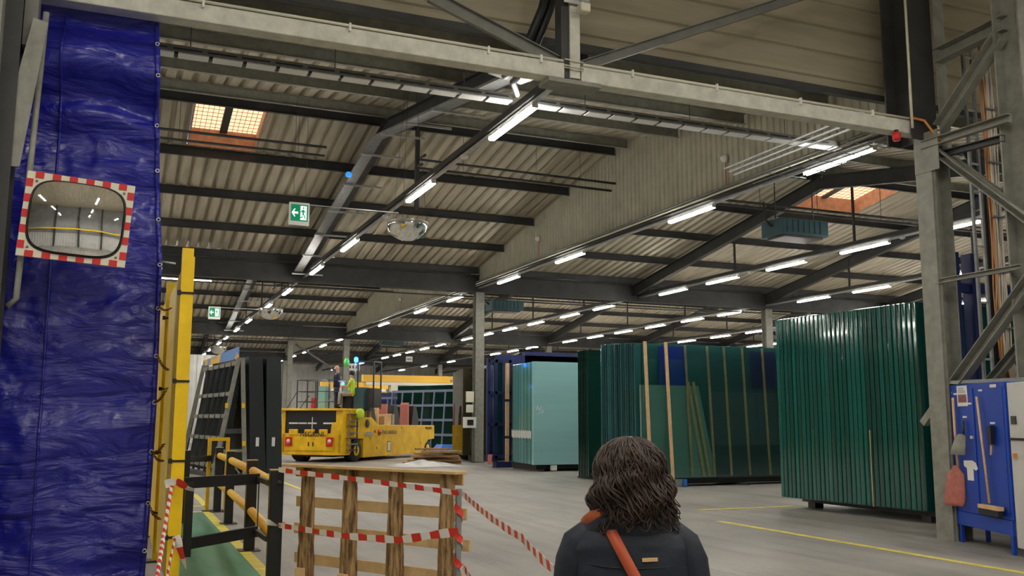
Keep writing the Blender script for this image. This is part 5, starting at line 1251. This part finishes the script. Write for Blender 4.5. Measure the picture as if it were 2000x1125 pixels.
tape([(1.40, 9.62, .66), (1.5, 9.60, .62), (1.58, 9.60, .64)], .05, 'tape', 'tape_knot', 'red and white tape knot around the nearest barrier post', 14, 2)
tape([(1.43, 9.9, 1.2), (1.36, 10.2, 1.19), (1.5, 9.62, 1.16)], .04, 'tape', 'tape_loop', 'small tape loop on top of the nearest barrier post', 14, .5) if False else None

# ------------------------------------------------------------------ hanging exit signs and dome mirrors
def exit_sign(x, y, z, w, h, lab, endx):
    t = thing('exit_sign', lab, 'sign', (x, y, z))
    bevel(MB().box(x - w / 2, x + w / 2, y, y + .10, z, z + h).build('casing', M['white'], t), .01)
    fw, fh = w * .84, h * .72; cz = z + h * .54; yf = y - .006
    MB().box(x - fw / 2, x + fw / 2, yf, y, cz - fh / 2, cz + fh / 2).build('green_face', M['exitg'], t)
    def poly(pts, nm, m_, d=.004, off=0): 
        o = MB().prism([(x + px * fw, yf - off, cz + pz * fh) for px, pz in pts], (0, -d, 0)).build(nm, M[m_], t); fixn(o)
    b = MB(); 
    poly([(-.46, 0), (-.30, .24), (-.24, .24), (-.33, .06), (-.08, .06), (-.08, -.06), (-.33, -.06), (-.24, -.24), (-.30, -.24)], 'arrow', 'exitw')
    poly([(.06, -.42), (.42, -.42), (.42, .42), (.06, .42)], 'doorway', 'exitw')
    # running figure in green
    for pts in ([(.20, .24), (.27, .24), (.27, .36), (.20, .36)], [(.14, .18), (.28, .20), (.26, -.05), (.18, -.02)], [(.26, .18), (.38, .05), (.36, .0), (.25, .10)], [(.15, .18), (.06, .06), (.08, .01), (.18, .10)], [(.18, .0), (.26, -.04), (.34, -.20), (.38, -.34), (.33, -.36), (.28, -.22)], [(.18, .0), (.24, -.08), (.16, -.22), (.03, -.26), (.03, -.32), (.20, -.28)]):
        poly(pts, 'running_figure', 'exitg', .002, .004)
    MB().tube([(x + w / 2, y + .05, z + h * .95), (endx, y + .05, z + h * .95)], .014, 6).build('arm', M['galv'], t)
    for sx in (-.3, .3): MB().tube([(x + w * sx, y + .05, z + h), (x + w * sx, y + .05, roofz(y) - .2)], .004, 4).build('wire', M['steel_d'], t)
exit_sign(3.68, 21.9, 6.18, .47, .55, 'green exit sign with arrow and running figure, hanging near the ridge', 6.1)
exit_sign(3.42, 40, 5.72, .47, .52, 'smaller-looking green exit sign hanging beyond the first valley beam', 6.1)
def dome(x, y, z, r, lab, d=.6):
    t = thing('dome_mirror', lab, 'mirror', (x, y, z))
    prof_ = [(r * math.cos(a * math.pi / 24), -r * d * math.sin(a * math.pi / 24)) for a in range(12)] + [(.002, -r * d)]
    MB().lathe((x, y, z), prof_, 40).build('bowl', M['dome'], t)
    MB().lathe((x, y, z), [(r * .97, 0), (r * 1.03, 0), (r * 1.03, .03), (r * .97, .03)], 40).build('rim', M['metal'], t)
    for a in (0, 2.1, 4.2): MB().tube([(x + r * math.cos(a), y + r * math.sin(a), z + .02), (x + r * .3 * math.cos(a), y + r * .3 * math.sin(a), roofz(y) - .2)], .004, 4).build('wire', M['steel_d'], t)
dome(5.45, 18.9, 5.78, .43, 'large mirrored dome hanging beside the nearest light row', .85)
dome(5.1, 35.9, 5.75, .44, 'mirrored dome hanging below the first valley beam', .85)
dome(4.9, 54, 5.6, .44, 'small distant mirrored dome above the A-frame rack', .85)

# ------------------------------------------------------------------ far background
def bg(name, lab, cat, x0, x1, y0, y1, z0, z1, m_, grp=None): return tag(MB().box(x0, x1, y0, y1, z0, z1).build(name, M[m_]), lab, cat, grp)
# white low partition wall behind truck
bgw = MB().box(6.5, 28, 78, 78.3, 0, 2.1).build('wall_partition', M['wall_w']); tag(bgw, 'low white partition wall beyond the transporter', 'wall', kind='structure')
clad_v('wall_partition_upper', (6.5, 12), 78.4, M['wall_g'], 'grey ribbed partition above the low white wall', per=.5, axis='y', z0=2.1, zt=6.6)
clad_v('wall_partition_upper', (0.5, 6.2), 70, M['wall_w'], 'pale ribbed partition beyond the A-frame rack', per=.5, axis='y', z0=0, zt=6.2)
def bin_(x, y, lab):
    t = thing('wheelie_bin', lab, 'bin', (x, y, 0))
    b = MB(); b.loft([[(x + w * a, y + w * c, z) for a, c in ((-1, -1), (1, -1), (1, 1), (-1, 1))] for w, z in ((.26, .05), (.34, 1.15))], sm=False); b.build('body', M['red'], t)
    MB().box(x - .38, x + .38, y - .4, y + .36, 1.15, 1.26).build('lid', M['red'], t)
    for s in (-1, 1): MB().lathe((x + s * .3 - .03, y + .3, .12), [(.001, 0), (.12, 0), (.12, .06), (.001, .06)], 12, 'x').build('wheel', M['black'], t)
bin_(11.55, 74, 'red wheelie bin standing before the low white wall')
tag(MB().box(14.55, 14.95, 77.3, 77.7, 0, 3.4).build('red_cabinet', M['red']), 'red upright box behind the transporter mirror', 'box')
# orange panel stacks
sheets((.55, .4, 3.6), [(15.5 + .62 * i, 70 - .15 * (i % 2), .1) for i in range(5)], 'orange', 'orange-yellow wrapped pack behind the transporter cab', 'orange packs behind the cab', 'orange_pack')
sheets((.35, .9, 3.5), [(1.6 + .4 * i, 42 + .1 * i, .1) for i in range(2)], 'orange', 'tall orange pack behind the yellow posts', 'orange packs behind the yellow posts', 'orange_pack')
for o_ in [o for o in C.objects if o.name.startswith('orange_pack')]: o_['category'] = 'pack'
tag(MB().box(1.4, 2.9, 41.8, 43.2, 0, .1).build('pack_skid', M['steel_d']), 'dark skid under the tall orange packs', 'skid'); tag(MB().box(15.3, 18.7, 69.6, 70.6, 0, .1).build('pack_skid', M['steel_d']), 'dark skid under the orange packs behind the cab', 'skid')
# overhead cranes in the distance
def crane(x0, x1, y, z, lab):
    t = thing('bridge_crane', lab, 'crane', (x0, y, z))
    MB().box(x0, x1, y, y + .5, z, z + .5).build('girder', M['crane'], t); MB().box(x0 + .2, x1 - .2, y - .1, y + .6, z - .22, z - .02).build('lower_flange', M['white'], t)
    MB().box(x0 + 2, x0 + 2.5, y - .2, y + .3, z - .7, z - .2).build('hoist', M['cream'], t)
    for x in (x0 + .1, x1 - .3): MB().box(x, x + .2, y + .1, y + .3, 0, z).build('leg', M['crane'], t)
crane(16, 25.5, 66, 4.35, 'yellow bridge crane with white underside beyond the transporter'); crane(14.6, 20, 74, 4.1, 'second yellow crane bridge behind the operator platform')
tag(MB().box(17.8, 24.6, 67.2, 67.3, .9, 3.0).build('white_board', M['white']), 'wide white board below the yellow bridge crane', 'board')
# racks behind truck (light blue A-frame with teal glass) 
def lattice(p, q, h, m_, lab, nv=8, nh=4, name='glass_rack', back=None):
    t = thing(name, lab, 'rack', (*p, 0)); p = Vector((*p, 0)); q = Vector((*q, 0)); d = q - p; nrm = Vector((-d.y, d.x, 0)).normalized()
    for i in range(nh): z = h * (i + 1) / nh - .05; MB().bar(p + Vector((0, 0, z)) + nrm * .3 * z / h, q + Vector((0, 0, z)) + nrm * .3 * z / h, .05, .14).build('cross_bar', M[m_], t)
    for i in range(nv + 1): a = p + d * i / nv; MB().bar(a, a + nrm * .3 + Vector((0, 0, h)), .07, .07).build('slat_bar', M[m_], t)
    for i in (0, nv): a = p + d * i / nv + nrm * .9; MB().bar(a, a - nrm * .45 + Vector((0, 0, h)), .06, .06).build('rear_leg', M[m_], t)
    if back:
        o = MB().prism([p + nrm * .55, q + nrm * .55, q + nrm * .75 + Vector((0, 0, h + .3)), p + nrm * .75 + Vector((0, 0, h + .3))], tuple(nrm * .25)).build('leaning_glass', M[back], t); fixn(o)
M['rackgrey'] = mat('pale blue-grey steel', (.16, .19, .27), .5)
lattice((15.2, 56.0), (19.0, 49.0), 3.4, 'rackgrey', 'pale blue-grey lattice rack with teal glass behind the transporter bed', 9, 4, back='gC')
lattice((14.2, 62), (17.4, 56.5), 3.1, 'rackgrey', 'farther blue-grey lattice rack with dark blue sheets', 6, 3, back='blue_d')
lattice((27.0, 70), (30.6, 66), 3.6, 'steel_d', 'dark bar rack before a bright wall beyond the smoked glass', 5, 8)
tag(MB().box(24, 33, 76.5, 77, 0, 3.2).build('wall_bright', M['white']), 'bright white far wall panel behind the dark bar rack', 'wall', kind='structure')
tag(MB().prism([(15.6, 47.5, .02), (17.4, 47.5, .02), (17.2, 47.5, .32), (15.9, 47.5, .36)], (0, 1.2, 0)).build('blue_sack', M['blue_o']), 'bright blue low bundle on the floor behind the rear wheel', 'bundle')
# notice frames in far aisle
def hs(x, y, z, w, h, lab):
    t = thing('hanging_sign', lab, 'sign', (x, y, z)); MB().box(x - w / 2, x + w / 2, y, y + .05, z, z + h).build('board', M['white'], t)
    for i in range(4): MB().box(x - w * .4 + i * w * .2, x - w * .3 + i * w * .2, y - .01, y, z + h * .3, z + h * .7).build('mark', M['steel_d'], t)
    for s in (-.4, .4): MB().tube([(x + w * s, y, z + h), (x + w * s, y, 7)], .01, 4).build('wire', M['steel_d'], t)
hs(14.0, 60.8, 4.85, 1.0, .45, 'white hanging sign board beside the operator platform'); hs(18.2, 62, 5.6, .45, .35, 'small white hanging sign under the far light rows')
for (x, y) in ((9.9, 60.5), (6.2, 82)):
    tag(MB().ibeam((x, y, 0), (x, y, 6.7), .3, .3, .02, up=(0, 1, 0)).build('steel_column', M['steel_g']), 'slim distant steel column beside the %s' % ('white hanging sign' if x > 7 else 'far light row'), 'column', kind='structure')
tag(MB().bar((10.2, 60.3, 6.4), (14.6, 62.3, 4.0), .1, .12).build('brace_beam', M['steel_d']), 'diagonal brace in the distant column line', 'brace', kind='structure')
tag(MB().bar((17.8, 52, 3.9), (25.5, 60, 6.3), .08, .1).build('brace_beam', M['steel']), 'diagonal brace above the blue-grey lattice rack', 'brace', kind='structure')
# dark tall shapes of blue racks behind stacks
tag(MB().box(14.5, 27, 33.5, 33.8, 3.6, 4.3).build('blue_beam', M['blue_d']), 'long dark blue rack beam above the pale blue stack', 'rack beam')
for x in (14.6, 18.5, 22.5, 26.8): tag(MB().box(x - .08, x + .08, 33.55, 33.75, 0, 3.6).build('rack_post', M['blue_d']), 'dark blue post under the long rack beam', 'post', 'posts of the long blue rack beam')
bm = thing('blue_rack', 'dark blue rack rising behind the middle teal stack', 'rack', (20, 23.5, 0))
MB().box(14.6, 24, 24.9, 25.1, 3.55, 4.0).build('beam', M['blue_d'], bm)
for x in (16.0, 19, 23): MB().box(x - .08, x + .08, 24.9, 25.1, 0, 3.5).build('post', M['blue_d'], bm)

# ------------------------------------------------------------------ broken pallet heap
hp_ = [(14.2, 33.6), ]
random.seed(5)
labs = ['broken grey-brown board, %s in the scrap timber heap' % s for s in ('lowest', 'second', 'third', 'fourth', 'fifth', 'sixth', 'topmost')]
cxp, cyp = 11.0, 34.2
for i in range(7):
    z = .02 + .085 * i; L_ = 2.2 - .15 * i
    o = MB().obox((cxp + .1 * (i % 3), cyp - .1 * i * (i % 2), z + .04), (L_, .5 if i % 2 else .22, .075), (0, 0, R(-8 + 9 * (i % 3)))).build('scrap_board', M['wood_d']); bevel(o, .006); tag(o, labs[i], 'board')
b = MB(); rr = []
for i in range(26):
    row = []
    for j in range(14):
        x = 9.0 + 2.6 * i / 25; y = 32.2 + 1.5 * j / 13; e = math.sin(math.pi * i / 25) * math.sin(math.pi * j / 13)
        row.append((x, y, .01 + e * (.16 + .14 * noise.noise(Vector((x * 2.5, y * 2.5, 0))))))
    rr.append(row)
b.loft(rr, caps=False, close=False); tag(b.build('plastic_wrap', M['film']), 'crumpled clear plastic wrap before the scrap timber heap', 'plastic wrap')

# ------------------------------------------------------------------ camera, world, view
cam = bpy.data.cameras.new('camera'); co = bpy.data.objects.new('camera', cam); C.objects.link(co)
cam.sensor_width = 36; cam.lens = 36 * 1830 / 2000; cam.clip_end = 400; cam.clip_start = .05
dX = Vector((.9230589, -.05643719, -.38049587)); dY = Vector((-.38464744, -.12788279, -.9141621)); dZ = Vector((.00293387, .99018222, -.13975177))
Rm = Matrix((dX, dY, dZ)); mw = Rm.to_4x4(); mw.translation = Vector((0, 0, 1.65)); co.matrix_world = mw
sc.camera = co
w = bpy.data.worlds.new('world'); sc.world = w; w.use_nodes = True
w.node_tree.nodes['Background'].inputs[0].default_value = (.5, .6, .8, 1); w.node_tree.nodes['Background'].inputs[1].default_value = .3
sc.view_settings.view_transform = 'Standard'; sc.view_settings.look = 'None'; sc.view_settings.gamma = 1; sc.view_settings.use_curve_mapping = False
sc.view_settings.exposure = 1.55
sc.cycles.use_denoising = True
sc.cycles.max_bounces = 8; sc.cycles.sample_clamp_indirect = 4
